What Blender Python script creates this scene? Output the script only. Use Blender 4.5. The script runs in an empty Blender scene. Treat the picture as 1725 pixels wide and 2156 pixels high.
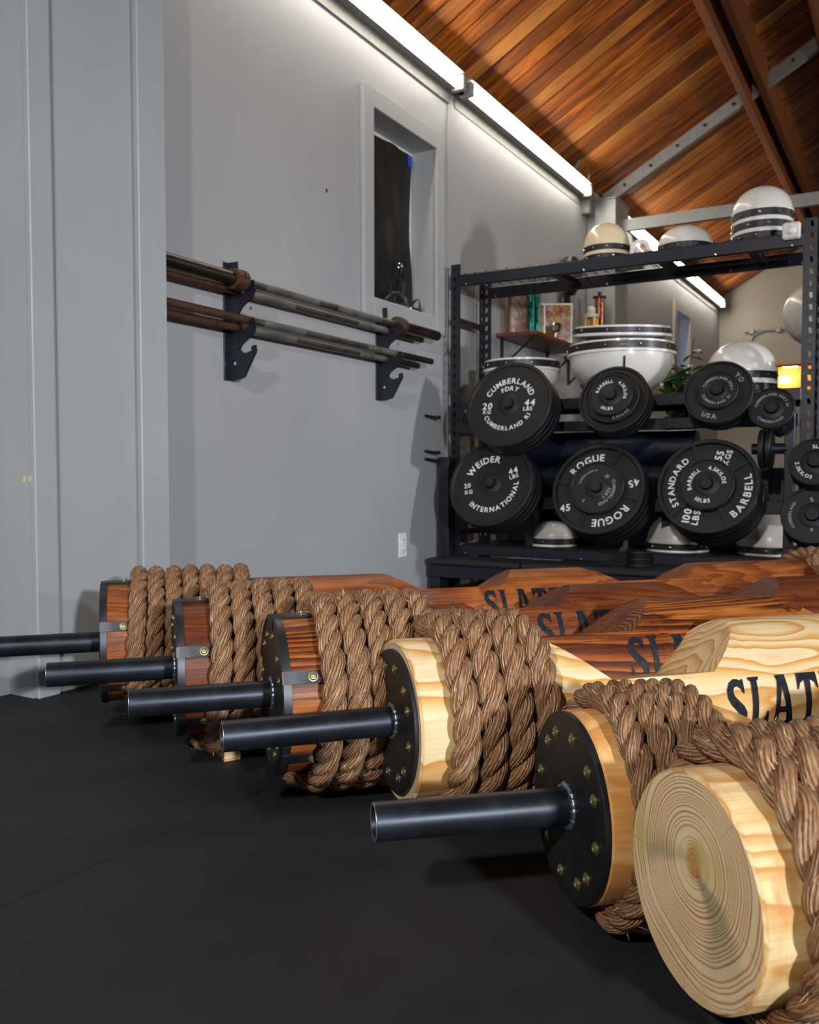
import bpy, math, random
import numpy as np
from math import sin, cos, pi, radians, sqrt, atan2, tan
from mathutils import Vector, Matrix
random.seed(7)
S = bpy.context.scene
COL = S.collection
# ---------------------------------------------------------------- camera
cam = bpy.data.cameras.new('camera'); camo = bpy.data.objects.new('camera', cam); COL.objects.link(camo)
cam.sensor_fit = 'VERTICAL'; cam.sensor_height = 36; cam.lens = 1861*36/2156
cam.clip_start = .02; cam.clip_end = 100
PITCH = math.atan(83/1861); YAW = radians(30.1)
camo.location = (0, 0, .62); camo.rotation_euler = (pi/2-PITCH, 0, YAW)
cam.dof.use_dof = True; cam.dof.focus_distance = 1.5; cam.dof.aperture_fstop = 8
S.camera = camo
# ---------------------------------------------------------------- world, lights, exposure
w = bpy.data.worlds.new('dusk'); S.world = w; w.use_nodes = True
w.node_tree.nodes['Background'].inputs[0].default_value = (.16, .42, .8, 1)
w.node_tree.nodes['Background'].inputs[1].default_value = 1.0
S.view_settings.view_transform = 'Standard'; S.view_settings.look = 'None'
S.view_settings.exposure = 0.4; S.view_settings.gamma = 1; S.view_settings.use_curve_mapping = False
def area(name, loc, target, size, power, color, spread=180):
    l = bpy.data.lights.new(name, 'AREA'); l.shape = 'DISK'; l.size = size; l.energy = power; l.color = color; l.spread = radians(spread)
    o = bpy.data.objects.new(name, l); COL.objects.link(o); o.location = loc
    o.rotation_euler = (Vector(target)-Vector(loc)).to_track_quat('-Z', 'Y').to_euler(); return o
area('flash_lamp', (-.25, -1.6, 2.05), (-1.0, 2.6, .55), .16, 19, (1, .96, .91), 95)
area('side_lamp', (3.2, -1.6, 1.45), (-1.2, 2.2, .5), .22, 30, (.86, .93, 1), 70)
area('bay_lamp', (3.6, 3.5, 1.55), (-2, 3.9, .9), .25, 9, (.95, .95, 1), 60)
area('gym_fill', (3.8, 6.8, 2.3), (-.6, 6.6, 2.3), .9, 20, (1, .82, .60), 120)  # added warm fill for the far wall and ceiling, no known fixture
TUBE_E = 27

# ---------------------------------------------------------------- node helpers
class NT:
    def __init__(s, name):
        s.m = bpy.data.materials.new(name); s.m.use_nodes = True; s.t = s.m.node_tree
        s.b = s.t.nodes['Principled BSDF']
    def n(s, typ, **k):
        nd = s.t.nodes.new(typ)
        for a, v in k.items(): setattr(nd, a, v)
        return nd
    def l(s, a, b): s.t.links.new(a, b)
    def val(s, nd, i, v):
        if hasattr(v, 'is_linked') or isinstance(v, bpy.types.NodeSocket): s.l(v, nd.inputs[i])
        else: nd.inputs[i].default_value = v
    def math(s, op, a, b=0., c=0.):
        nd = s.n('ShaderNodeMath', operation=op); s.val(nd, 0, a); s.val(nd, 1, b); s.val(nd, 2, c); return nd.outputs[0]
    def noise(s, vec, scale, detail=3, rough=.55, dist=0):
        nd = s.n('ShaderNodeTexNoise'); s.l(vec, nd.inputs['Vector']); nd.inputs['Scale'].default_value = scale
        nd.inputs['Detail'].default_value = detail; nd.inputs['Roughness'].default_value = rough; nd.inputs['Distortion'].default_value = dist
        return nd.outputs['Fac']
    def map(s, vec, scale=(1, 1, 1), loc=(0, 0, 0)):
        nd = s.n('ShaderNodeMapping'); s.l(vec, nd.inputs[0]); s.val(nd, 3, scale); s.val(nd, 1, loc); return nd.outputs[0]
    def ramp(s, fac, stops, interp='LINEAR'):
        nd = s.n('ShaderNodeValToRGB'); s.l(fac, nd.inputs[0]); cr = nd.color_ramp; cr.interpolation = interp
        while len(cr.elements) < len(stops): cr.elements.new(.5)
        for e, (p, c) in zip(cr.elements, stops):
            e.position = p; e.color = (c[0], c[1], c[2], 1) if not isinstance(c, (int, float)) else (c, c, c, 1)
        return nd.outputs[0]
    def mix(s, fac, a, b, blend='MIX'):
        nd = s.n('ShaderNodeMix', data_type='RGBA', blend_type=blend)
        for i, v in ((0, fac), (6, a), (7, b)):
            if isinstance(v, bpy.types.NodeSocket): s.l(v, nd.inputs[i])
            elif i == 0: nd.inputs[0].default_value = v
            else: nd.inputs[i].default_value = (v[0], v[1], v[2], 1)
        return nd.outputs[2]
    def bump(s, h, strength=.3, dist=.002):
        nd = s.n('ShaderNodeBump'); nd.inputs['Strength'].default_value = strength; nd.inputs['Distance'].default_value = dist
        s.l(h, nd.inputs['Height']); s.l(nd.outputs[0], s.b.inputs['Normal']); return nd
    def obj(s): return s.n('ShaderNodeTexCoord').outputs['Object']
    def rnd(s): return s.n('ShaderNodeObjectInfo').outputs['Random']
    def out(s, color=None, rough=None, metal=None):
        for i, v in (('Base Color', color), ('Roughness', rough), ('Metallic', metal)):
            if v is None: continue
            if isinstance(v, bpy.types.NodeSocket): s.l(v, s.b.inputs[i])
            else: s.b.inputs[i].default_value = (v[0], v[1], v[2], 1) if isinstance(v, tuple) else v
        return s.m
def mat(name, c, rough=.5, metal=0, var=.12, scale=30, bump=0, bscale=200, coat=0):
    t = NT(name); o = t.obj(); nz = t.noise(o, scale, 4)
    a = tuple(x*(1-var) for x in c); b = tuple(min(1, x*(1+var)) for x in c)
    t.out(t.ramp(nz, [(.3, a), (.7, b)]), t.ramp(nz, [(.3, max(0, rough-.06)), (.7, min(1, rough+.06))]), metal)
    if bump: t.bump(t.noise(o, bscale, 3), bump, .001)
    if coat: t.b.inputs['Coat Weight'].default_value = coat
    return t.m
def emis(name, c, e):
    t = NT(name); t.b.inputs['Base Color'].default_value = (*c, 1); t.b.inputs['Emission Color'].default_value = (*c, 1)
    t.b.inputs['Emission Strength'].default_value = e; return t.m

def wood(name, early, mid, late, freq=120, seed=0, warp=.03, pith=(.02, .015), stain=None, rough=.38, sharp=.62, coat=.3, contrast=1.0, blot=None, figure=.45, streak=.5):
    """solid wood: rings round the x axis, warped along the log"""
    t = NT(name); o = t.obj()
    lo = t.map(o, (figure, 2.6, 2.6), (seed*3.1, seed*1.7, seed)); nz = t.n('ShaderNodeTexNoise'); t.l(lo, nz.inputs[0])
    nz.inputs['Scale'].default_value = 2.1; nz.inputs['Detail'].default_value = 2.5; nz.inputs['Roughness'].default_value = .5
    sp = t.n('ShaderNodeSeparateXYZ'); t.l(o, sp.inputs[0])
    sn = t.n('ShaderNodeSeparateColor'); t.l(nz.outputs['Color'], sn.inputs[0])
    # warp is small at the pith so that end grain stays concentric
    y0 = t.math('ADD', sp.outputs[1], pith[0]); z0 = t.math('ADD', sp.outputs[2], pith[1])
    r0 = t.math('SQRT', t.math('ADD', t.math('MULTIPLY', y0, y0), t.math('MULTIPLY', z0, z0)))
    wv = t.math('MULTIPLY', t.math('SUBTRACT', sn.outputs[0], .5), t.math('MULTIPLY', r0, warp/.13*2.6))
    f = t.map(o, (3, 60, 60)); fine = t.noise(f, 1.0, 2)
    r = t.math('ADD', t.math('ADD', r0, wv), t.math('MULTIPLY', t.math('SUBTRACT', fine, .5), .0022))
    r = t.math('ADD', r, t.math('MULTIPLY', sp.outputs[0], .006))
    # uneven ring spacing
    u = t.math('MULTIPLY', r, freq); u = t.math('ADD', u, t.math('MULTIPLY', t.math('SINE', t.math('MULTIPLY', u, .53)), .35))
    fr = t.math('FRACT', u)
    ring = t.ramp(fr, [(0, 0), (sharp*.55, .18*contrast), (sharp, .55*contrast), (.9, 1*contrast), (1, 0.05)])
    col = t.ramp(ring, [(0, early), (.45, mid), (1, late)])
    g = t.noise(t.map(o, (6, 160, 160)), 1.5, 3, .7)
    col = t.mix(t.math('MULTIPLY', g, .35), col, t.mix(1, col, tuple(x*.9 for x in mid), 'MULTIPLY'))
    st = t.noise(t.map(o, (2.2, 75, 75), (seed, 2, 1)), 1.6, 4, .75)
    col = t.mix(t.math('MULTIPLY', t.ramp(st, [(.48, 0), (.66, 1)]), streak), col, late)
    col = t.mix(t.math('MULTIPLY', t.ramp(st, [(.30, 1), (.45, 0)]), streak*.8), col, early)
    big = t.noise(t.map(o, (3, 9, 9), (seed, 0, 0)), 1.2, 4, .6)
    if stain:
        col = t.mix(t.ramp(big, [(.42, 0), (.62, 1)]), col, t.mix(.75, col, stain, 'MULTIPLY'))
        sc = t.noise(t.map(o, (14, 60, 60), (0, seed, 0)), 1.3, 3, .8)
        col = t.mix(t.ramp(sc, [(.6, 0), (.72, .55)]), col, tuple(x*.35 for x in late))
    if blot:
        b2 = t.noise(t.map(o, (30, 9, 9), (seed, 4, 0)), 1.0, 3, .6)
        col = t.mix(t.ramp(b2, [(.5, 0), (.68, .7)]), col, blot)
    t.out(col, t.ramp(g, [(.3, rough-.08), (.7, rough+.1)]))
    t.bump(t.math('ADD', ring, t.math('MULTIPLY', g, .8)), .12, .0008)
    t.b.inputs['Coat Weight'].default_value = coat; t.b.inputs['Coat Roughness'].default_value = .3; t.b.inputs['Specular IOR Level'].default_value = .3
    return t.m
def endgrain(name, sat=1.0):
    """sawn end: uneven orange rings on cream, olive wedge stains, orange heart"""
    t = NT(name); o = t.obj(); sp = t.n('ShaderNodeSeparateXYZ'); t.l(o, sp.inputs[0])
    nz = t.n('ShaderNodeTexNoise'); t.l(o, nz.inputs[0]); nz.inputs['Scale'].default_value = 9; nz.inputs['Detail'].default_value = 2
    y0 = t.math('ADD', sp.outputs[1], .006); z0 = t.math('ADD', sp.outputs[2], -.030)
    r0 = t.math('SQRT', t.math('ADD', t.math('MULTIPLY', y0, y0), t.math('MULTIPLY', z0, z0)))
    an = t.math('ARCTAN2', z0, y0)
    r = t.math('ADD', r0, t.math('MULTIPLY', t.math('SUBTRACT', nz.outputs[0], .5), t.math('MULTIPLY', r0, .16)))
    r = t.math('ADD', r, t.math('MULTIPLY', t.math('SINE', t.math('MULTIPLY', an, 1.0)), t.math('MULTIPLY', r0, .05)))
    u = t.math('MULTIPLY', t.math('POWER', r, 1.0), 215)
    u = t.math('ADD', u, t.math('ADD', t.math('SINE', t.math('MULTIPLY', u, .41)), t.math('MULTIPLY', t.math('SINE', t.math('MULTIPLY', u, 1.3)), .35)))
    fr = t.math('FRACT', u)
    ring = t.ramp(fr, [(0, .0), (.50, .06), (.66, .75), (.86, 1), (1, .0)])
    pale = t.mix(t.noise(o, 16, 4), (.98, .80, .50), (.84, .67, .38))
    fade = t.ramp(t.noise(o, 9, 3), [(.30, .55), (.55, 1)])
    fade = t.math('MULTIPLY', fade, t.ramp(r0, [(.02, .45), (.05, 1)]))
    col = t.mix(t.math('MULTIPLY', ring, fade), pale, (.52, .14, .018))
    heart = t.ramp(t.math('SQRT', t.math('ADD', t.math('MULTIPLY', y0, t.math('MULTIPLY', y0, 1.6)), t.math('MULTIPLY', z0, t.math('MULTIPLY', z0, .8)))), [(0, 1), (.012, .95), (.017, .5), (.022, 0)])
    col = t.mix(heart, col, t.mix(ring, (.68, .27, .05), (.40, .12, .02)))
    aw = t.math('ADD', an, t.math('MULTIPLY', nz.outputs[0], 1.2))
    wed = t.ramp(t.math('SINE', t.math('MULTIPLY', aw, 3)), [(.3, 0), (.9, 1)])
    low = t.math('MULTIPLY', wed, t.ramp(t.math('MULTIPLY_ADD', z0, -7, .40), [(.3, 0), (.55, 1)]))
    low = t.math('MULTIPLY', low, t.ramp(r0, [(.01, .9), (.075, .65), (.125, 0)]))
    col = t.mix(t.math('MULTIPLY', low, .8), col, (.14, .15, .075))
    yel = t.ramp(t.noise(t.map(o, (1, 1, 1), (3, 3, 3)), 13, 3), [(.55, 0), (.68, .6)]); col = t.mix(yel, col, (.66, .50, .16))
    fib = t.noise(o, 560, 3, .8)
    col = t.mix(t.ramp(fib, [(.5, 0), (.8, .4)]), col, (.30, .20, .08))
    cr = t.math('ABSOLUTE', t.math('SINE', t.math('ADD', t.math('MULTIPLY', an, 2.5), t.math('MULTIPLY', nz.outputs[0], .9))))
    crk = t.math('MULTIPLY', t.ramp(cr, [(0, 1), (.010, 0)]), t.ramp(r0, [(.05, 0), (.08, .8)]))
    col = t.mix(crk, col, (.10, .05, .02))
    if sat < 1: col = t.mix(.5, col, (.44, .36, .26))
    t.out(col, .75); t.bump(t.math('ADD', fib, ring), .3, .0012)
    return t.m
def ropemat():
    t = NT('manila rope'); uv = t.n('ShaderNodeTexCoord').outputs['UV']
    sp = t.n('ShaderNodeSeparateXYZ'); t.l(uv, sp.inputs[0])
    wob = t.noise(t.map(uv, (3, 1.2, 1)), 1.0, 3)
    ph = t.math('MULTIPLY', t.math('ADD', sp.outputs[0], t.math('MULTIPLY', wob, .16)), 2*pi*15)
    yarn = t.math('MULTIPLY_ADD', t.math('SINE', ph), .5, .5)
    f = t.noise(t.map(uv, (34, 2.4, 1)), 1.0, 4, .75); big = t.noise(t.map(uv, (.7, .6, 1)), 1, 3); f2 = t.noise(t.map(uv, (80, 5, 1)), 1, 3, .8)
    col = t.ramp(f, [(.34, (.085, .034, .015)), (.46, (.31, .135, .055)), (.56, (.50, .265, .12)), (.68, (.90, .66, .42))])
    col = t.mix(t.ramp(big, [(.42, 0), (.62, .55)]), col, (.36, .155, .055))
    col = t.mix(t.ramp(f2, [(.54, 0), (.68, .75)]), col, (.78, .64, .46))
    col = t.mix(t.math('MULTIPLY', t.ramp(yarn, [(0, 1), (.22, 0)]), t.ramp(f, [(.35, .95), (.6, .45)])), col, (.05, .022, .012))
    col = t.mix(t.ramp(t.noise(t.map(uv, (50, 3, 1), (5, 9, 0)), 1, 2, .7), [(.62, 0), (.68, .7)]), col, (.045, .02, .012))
    t.out(col, .5); t.bump(t.math('ADD', t.math('MULTIPLY', yarn, 1.8), t.math('ADD', f, f2)), .9, .0016)
    t.b.inputs['Specular IOR Level'].default_value = .5
    return t.m
def paint(name, c, c2, streak=1):
    t = NT(name); o = t.obj()
    n1 = t.noise(o, 1.3, 4); n2 = t.noise(o, 26, 4, .7); n3 = t.noise(t.map(o, (6, 6, 1.2), (3, 1, 0)), 2.0, 5, .8)
    col = t.mix(t.ramp(n1, [(.35, 0), (.7, 1)]), c, c2)
    col = t.mix(t.ramp(n3, [(.70, 0), (.74, .35*streak)]), col, tuple(x*.45 for x in c))
    t.out(col, t.ramp(n2, [(.3, .42), (.7, .58)])); t.bump(n2, .12, .0015); return t.m
def rubber():
    t = NT('black rubber'); o = t.obj()
    n1 = t.noise(o, 1.6, 5, .65); n2 = t.noise(o, 420, 2, .9); sp = t.noise(o, 150, 2, .6)
    col = t.mix(t.ramp(n1, [(.35, 0), (.7, 1)]), (.0085, .0085, .0105), (.021, .021, .024))
    col = t.mix(t.ramp(n2, [(.52, 0), (.75, .7)]), col, (.040, .039, .044))
    col = t.mix(t.ramp(sp, [(.79, 0), (.80, .7)]), col, (.22, .20, .17))
    t.out(col, t.ramp(n1, [(.3, .62), (.7, .8)])); t.bump(n2, .5, .002); t.b.inputs['Specular IOR Level'].default_value = .4; return t.m
def planky():
    t = NT('ceiling plank wood'); o = t.obj(); rn = t.rnd()
    off = t.n('ShaderNodeCombineXYZ'); t.l(t.math('MULTIPLY', rn, 37), off.inputs[0]); t.l(t.math('MULTIPLY', rn, 91), off.inputs[1])
    nd = t.n('ShaderNodeMapping'); t.l(o, nd.inputs[0]); nd.inputs[3].default_value = (1.0, 7.5, 7.5); t.l(off.outputs[0], nd.inputs[1])
    g = t.noise(nd.outputs[0], 1.6, 5, .7, .8); g2 = t.noise(nd.outputs[0], 7, 3, .8)
    col = t.ramp(g, [(.28, (.07, .014, .002)), (.44, (.30, .070, .006)), (.56, (.58, .155, .012)), (.72, (.86, .30, .035))])
    col = t.mix(t.ramp(g2, [(.5, 0), (.75, .6)]), col, (.12, .036, .009))
    col = t.mix(t.ramp(rn, [(0, .65), (.45, 0)]), col, (.13, .03, .006))
    col = t.mix(t.ramp(rn, [(.7, 0), (1, .6)]), col, (.78, .36, .09))
    kn = t.noise(t.map(nd.outputs[0], (1.2, .35, .35)), 2.4, 1); col = t.mix(t.ramp(kn, [(.74, 0), (.79, .8)]), col, (.04, .012, .004))
    t.out(col, .5); t.bump(g2, .25, .002); return t.m
def steel(name, c, rough=.38, metal=.75):
    t = NT(name); o = t.obj(); n1 = t.noise(o, 9, 4, .65, .6); n2 = t.noise(t.map(o, (8, 120, 120)), 2, 3)
    col = t.mix(t.ramp(n1, [(.4, 0), (.68, 1)]), c, tuple(min(1, x*1.9) for x in c))
    t.out(col, t.math('ADD', t.math('MULTIPLY', n1, .25), rough-.12), metal); t.bump(n2, .05, .0005); return t.m
M = dict(
  wall=paint('grey wall paint', (.325, .325, .335), (.36, .36, .365)), far=paint('beige wall paint', (.50, .45, .38), (.44, .40, .34)),
  trim=paint('grey trim paint', (.35, .355, .355), (.40, .405, .405)), col=paint('pale column paint', (.345, .365, .38), (.40, .415, .425), 1.5),
  rubber=rubber(), plank=planky(), rope=ropemat(),
  pipe=steel('black blued steel', (.020, .023, .030), .40, .7), plate=steel('black steel plate', (.020, .021, .024), .46, .6),
  strap=steel('grey steel strap', (.045, .045, .05), .42, .8), bright=steel('bare bright steel', (.55, .56, .58), .25, 1),
  weld=steel('weld bead', (.22, .27, .31), .35, .9), brass=steel('yellow zinc bolt', (.26, .23, .11), .38, .85), dark=mat('dark recess', (.01, .01, .01), .8),
  navy=mat('navy black powder coat', (.012, .0125, .022), .42, .2, bump=.1), blackpaint=mat('matte black paint', (.012, .012, .014), .45, .1),
  iron=mat('black cast iron', (.009, .009, .010), .55, .25, .3, 60, .35, 300), wht=mat('white lettering paint', (.72, .74, .76), .6),
  faint=mat('worn grey lettering', (.28, .29, .30), .6), mould=mat('white moulded plastic', (.76, .735, .69), .28, 0, .05, 8, coat=.3),
  cream=mat('cream moulded plastic', (.80, .66, .44), .3, 0, .06, 8, coat=.3), band=mat('black flange band', (.014, .014, .016), .4),
  ink=mat('black branding ink', (.012, .016, .022), .38, 0, .35, 90, coat=.3), shelfw=mat('dark red shelf wood', (.13, .035, .018), .4),
  black=mat('black plastic sheet', (.003, .0025, .0025), .5, 0, .3, 14, .25, 30), lampw=mat('white enamel', (.30, .295, .28), .5), lampg=mat('grey fixture enamel', (.20, .195, .18), .5),
  galv=mat('grey truss paint', (.38, .39, .38), .45, .3), timber=None, chrome=mat('chrome', (.75, .75, .76), .12, 1, .05),
  plastic=mat('off-white plastic', (.7, .69, .66), .4), blue=mat('blue painter tape', (.02, .05, .5), .5), navyroll=mat('navy vinyl', (.006, .009, .022), .4),
  leaf=mat('green leaf', (.045, .10, .025), .45, 0, .4, 20), stem=mat('brown stem', (.10, .06, .03), .7), gold=mat('gold foil', (.85, .50, .08), .3, .6),
  green=mat('green foil', (.01, .16, .12), .22, .7, .5, 60), copper=mat('copper foil', (.45, .18, .12), .25, .8, .5, 60), rust=mat('rusty iron', (.075, .034, .018), .65, .4, .5, 60, .4, 200),
  barsteel=steel('dull barbell steel', (.085, .08, .07), .42, .85), knurl=steel('grey knurling', (.13, .13, .125), .6, .7), darkbar=steel('dark oiled barbell steel', (.045, .035, .028), .34, .85), pot=mat('clay pot', (.25, .10, .05), .7),
  tube=emis('lit fluorescent tube', (1, .93, .80), TUBE_E), orange=mat('orange painted wall', (.80, .36, .07), .6), glass=None)
M['darkwood'] = mat('dark roof boarding', (.035, .012, .006), .8)
M['strapb'] = steel('worn steel edge', (.28, .28, .29), .35, .9)
M['timber'] = wood('brown roof timber', (.42, .155, .058), (.28, .09, .032), (.12, .035, .013), 60, 3, .05, (.1, .1), None, .6, .6, 0)
M['pine'] = wood('pale varnished pine', (.84, .70, .46), (.77, .52, .22), (.58, .24, .045), 58, 2, .085, (.022, .02), None, .42, .6, .15, .9, figure=.8, streak=.25)
M['pine2'] = wood('orange varnished pine', (.80, .52, .23), (.72, .39, .13), (.52, .21, .05), 75, 5, .06, (.03, .0), None, .45, .6, .1, .8, blot=(.52, .21, .06), figure=.7, streak=.45)
M['pine3'] = wood('knotty raw pine', (.82, .63, .35), (.70, .45, .18), (.48, .21, .05), 70, 8, .06, (-.02, .02), None, .5, .6, .1, .8, blot=(.50, .22, .06), figure=.7, streak=.45)
M['stain'] = wood('red brown stained pine', (.27, .075, .022), (.17, .042, .013), (.06, .014, .007), 120, 4, .05, (.02, .02), (.5, .34, .30), .5, .6, .05, .55, figure=.3, streak=.75)
M['stain2'] = wood('orange stained pine', (.46, .155, .035), (.29, .08, .018), (.12, .03, .010), 90, 6, .06, (.03, .01), (.5, .33, .27), .5, .6, .05, .6, figure=.4, streak=.6)
M['stain3'] = wood('dark striped stained pine', (.58, .195, .035), (.27, .07, .015), (.022, .009, .006), 130, 9, .045, (.03, .03), (.5, .28, .24), .5, .45, .05, .9, figure=.22, streak=.7)
M['pineend'] = endgrain('pale log end', .75)
M['endgrain'] = endgrain('sawn end grain')
g = NT('window glass'); tr0 = g.n('ShaderNodeBsdfTransparent'); gl = g.n('ShaderNodeBsdfGlossy'); gl.inputs['Roughness'].default_value = .02; mx = g.n('ShaderNodeMixShader'); mx.inputs[0].default_value = .08
g.l(tr0.outputs[0], mx.inputs[1]); g.l(gl.outputs[0], mx.inputs[2]); g.l(mx.outputs[0], g.t.nodes['Material Output'].inputs[0]); M['glass'] = g.m

# ---------------------------------------------------------------- mesh builder
class MB:
    def __init__(s): s.v = []; s.f = []; s.mi = []
    def add(s, v, f, mi=0):
        k = len(s.v); s.v += [tuple(x) for x in v]; s.f += [tuple(i+k for i in q) for q in f]; s.mi += [mi]*len(f); return s
    def box(s, a, b, bev=0, mi=0):
        x0, x1 = sorted((a[0], b[0])); y0, y1 = sorted((a[1], b[1])); z0, z1 = sorted((a[2], b[2]))
        if bev:
            e = min(bev, (x1-x0)*.45, (y1-y0)*.45, (z1-z0)*.45); pts = []; idx = {}
            for i, X in enumerate((x0, x1)):
                for j, Y in enumerate((y0, y1)):
                    for k, Z in enumerate((z0, z1)):
                        sx, sy, sz = (1-2*i), (1-2*j), (1-2*k)
                        for ax in range(3):
                            p = [X+sx*e, Y+sy*e, Z+sz*e]; p[ax] = (X, Y, Z)[ax]; idx[(i, j, k, ax)] = len(pts); pts.append(p)
            fs = []
            for ax in range(3):
                o = [q for q in range(3) if q != ax]
                for sd in (0, 1):
                    loop = []
                    for u, v in ((0, 0), (1, 0), (1, 1), (0, 1)):
                        c = [0, 0, 0]; c[ax] = sd; c[o[0]] = u; c[o[1]] = v; loop.append(idx[(*c, ax)])
                    fs.append(loop if (sd ^ (ax == 1)) else loop[::-1])
            for ax in range(3):
                o = [q for q in range(3) if q != ax]
                for u in (0, 1):
                    for v in (0, 1):
                        c0 = [0, 0, 0]; c1 = [0, 0, 0]; c0[ax] = 0; c1[ax] = 1
                        for c in (c0, c1): c[o[0]] = u; c[o[1]] = v
                        fs.append([idx[(*c0, o[0])], idx[(*c1, o[0])], idx[(*c1, o[1])], idx[(*c0, o[1])]])
            for i in (0, 1):
                for j in (0, 1):
                    for k in (0, 1): fs.append([idx[(i, j, k, 0)], idx[(i, j, k, 1)], idx[(i, j, k, 2)]])
            return s.add(pts, fs, mi)
        v = [(x0, y0, z0), (x1, y0, z0), (x1, y1, z0), (x0, y1, z0), (x0, y0, z1), (x1, y0, z1), (x1, y1, z1), (x0, y1, z1)]
        return s.add(v, [(0, 3, 2, 1), (4, 5, 6, 7), (0, 1, 5, 4), (1, 2, 6, 5), (2, 3, 7, 6), (3, 0, 4, 7)], mi)
    def prism(s, poly, h0, h1, fn=lambda x, y, z: (x, y, z), mi=0):
        n = len(poly); v = [fn(x, y, h0) for x, y in poly]+[fn(x, y, h1) for x, y in poly]
        return s.add(v, [tuple(range(n-1, -1, -1)), tuple(range(n, 2*n))]+[(i, (i+1) % n, n+(i+1) % n, n+i) for i in range(n)], mi)
    def lathe(s, prof, n=32, fn=lambda x, y, z: (x, y, z), mi=0, closed=False):
        """prof (r,h) round the local z axis"""
        v = []; f = []
        for r, h in prof:
            for k in range(n): a = 2*pi*k/n; v.append(fn(r*cos(a), r*sin(a), h))
        m = len(prof)
        for i in range(m if closed else m-1):
            j = (i+1) % m
            for k in range(n): f.append((i*n+k, i*n+(k+1) % n, j*n+(k+1) % n, j*n+k))
        if not closed:
            if prof[0][0] > 1e-5: f.append(tuple(range(n-1, -1, -1)))
            if prof[-1][0] > 1e-5: f.append(tuple((m-1)*n+k for k in range(n)))
        return s.add(v, f, mi)
    def tube(s, pts, r, n=10, caps=True, mi=0):
        pts = [Vector(p) for p in pts]; rs = r if isinstance(r, (list, tuple)) else [r]*len(pts)
        v = []; f = []; up = None
        for i, p in enumerate(pts):
            t = (pts[min(i+1, len(pts)-1)]-pts[max(i-1, 0)]).normalized()
            if up is None: up = t.orthogonal().normalized()
            up = (up-t*up.dot(t)).normalized(); sd = t.cross(up)
            for k in range(n): a = 2*pi*k/n; v.append(p+(up*cos(a)+sd*sin(a))*rs[i])
        for i in range(len(pts)-1):
            for k in range(n): f.append((i*n+k, i*n+(k+1) % n, (i+1)*n+(k+1) % n, (i+1)*n+k))
        if caps: f += [tuple(range(n-1, -1, -1)), tuple((len(pts)-1)*n+k for k in range(n))]
        return s.add(v, f, mi)
    def mesh(s, name, mats, smooth=30):
        me = bpy.data.meshes.new(name); me.from_pydata(s.v, [], s.f)
        for m in (mats if isinstance(mats, list) else [mats]): me.materials.append(m)
        if any(s.mi): me.polygons.foreach_set('material_index', s.mi)
        if smooth:
            me.polygons.foreach_set('use_smooth', [True]*len(me.polygons)); me.set_sharp_from_angle(angle=radians(smooth))
        me.update(); return me
    def build(s, name, mats, parent=None, smooth=30, **k): return link(name, s.mesh(name, mats, smooth), parent, **k)
def link(name, me, parent=None, loc=None, rot=None, label=None):
    o = bpy.data.objects.new(name, me); COL.objects.link(o)
    if parent: o.parent = parent
    if loc is not None: o.location = loc
    if rot is not None: o.rotation_euler = rot
    if label: o['label'] = label
    return o
def tag(o, label=None, cat=None, group=None, kind=None):
    for k, v in (('label', label), ('category', cat), ('group', group), ('kind', kind)):
        if v: o[k] = v
    return o
def thing(name, loc, label, cat, rot=(0, 0, 0), group=None):
    o = bpy.data.objects.new(name, None); COL.objects.link(o); o.location = loc; o.rotation_euler = rot
    o.empty_display_size = .1; return tag(o, label, cat, group)
def struct(name, mb, m, parent=None, smooth=0, **k):
    o = mb.build(name, m, parent, smooth, **k)
    if not parent: o['kind'] = 'structure'
    return o
WX = -2.2
# ---------------------------------------------------------------- the room
fl = struct('floor', MB().box((WX-.3, -4.2, -.05), (5.5, 11.8, -.012)), M['dark'])
sy = lambda y: -1.126+(y-.776)*.045
MB().prism([(WX, -4), (sy(-4)-.0012, -4), (sy(11.4)-.0012, 11.4), (WX, 11.4)], -.012, 0).build('rubber_mat', M['rubber'], fl, 0)
MB().prism([(sy(-4)+.0012, -4), (5.3, -4), (5.3, 11.4), (sy(11.4)+.0012, 11.4)], -.012, 0).build('rubber_mat', M['rubber'], fl, 0)
def cells(mb, ys, zs, holes, x0, x1):
    for i in range(len(ys)-1):
        for j in range(len(zs)-1):
            if (i, j) not in holes: mb.box((x0, ys[i], zs[j]), (x1, ys[i+1], zs[j+1]))
W1 = (3.44, 4.04, 1.42, 2.27); W2 = (9.15, 9.75, 1.30, 2.26)
mb = MB(); e_ = .012; cells(mb, [-4.2, W1[0]-e_, W1[1]+e_, W2[0]-e_, W2[1]+e_, 11.55], [0, W2[2]-e_, W1[2]-e_, W1[3]+e_, W2[3]+e_*2, 2.95], {(1, 2), (3, 1), (3, 2), (3, 3)}, WX-.22, WX)
struct('wall_left', mb, M['wall'])
OP = (-1.54, -.95, 1.60, 1.90)
mb = MB()
mb.box((WX, 11.4, 0), (5.5, 11.6, OP[2])); mb.box((WX, 11.4, OP[2]), (OP[0], 11.6, OP[3])); mb.box((OP[1], 11.4, OP[2]), (5.5, 11.6, OP[3])); mb.box((WX, 11.4, OP[3]), (5.5, 11.6, 5.2))
struct('wall_back', mb, M['far'])
struct('wall_right', MB().box((5.5, -4.2, 0), (5.7, 11.6, 3.1)), M['wall'])
struct('wall_front', MB().box((WX-.2, -4.4, 0), (5.7, -4.2, 5.3)), M['wall'])
TH = radians(29.3); CB = 2.745; RX = 1.7; RZ = CB+(RX-WX)*tan(TH)
mb = MB()
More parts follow.
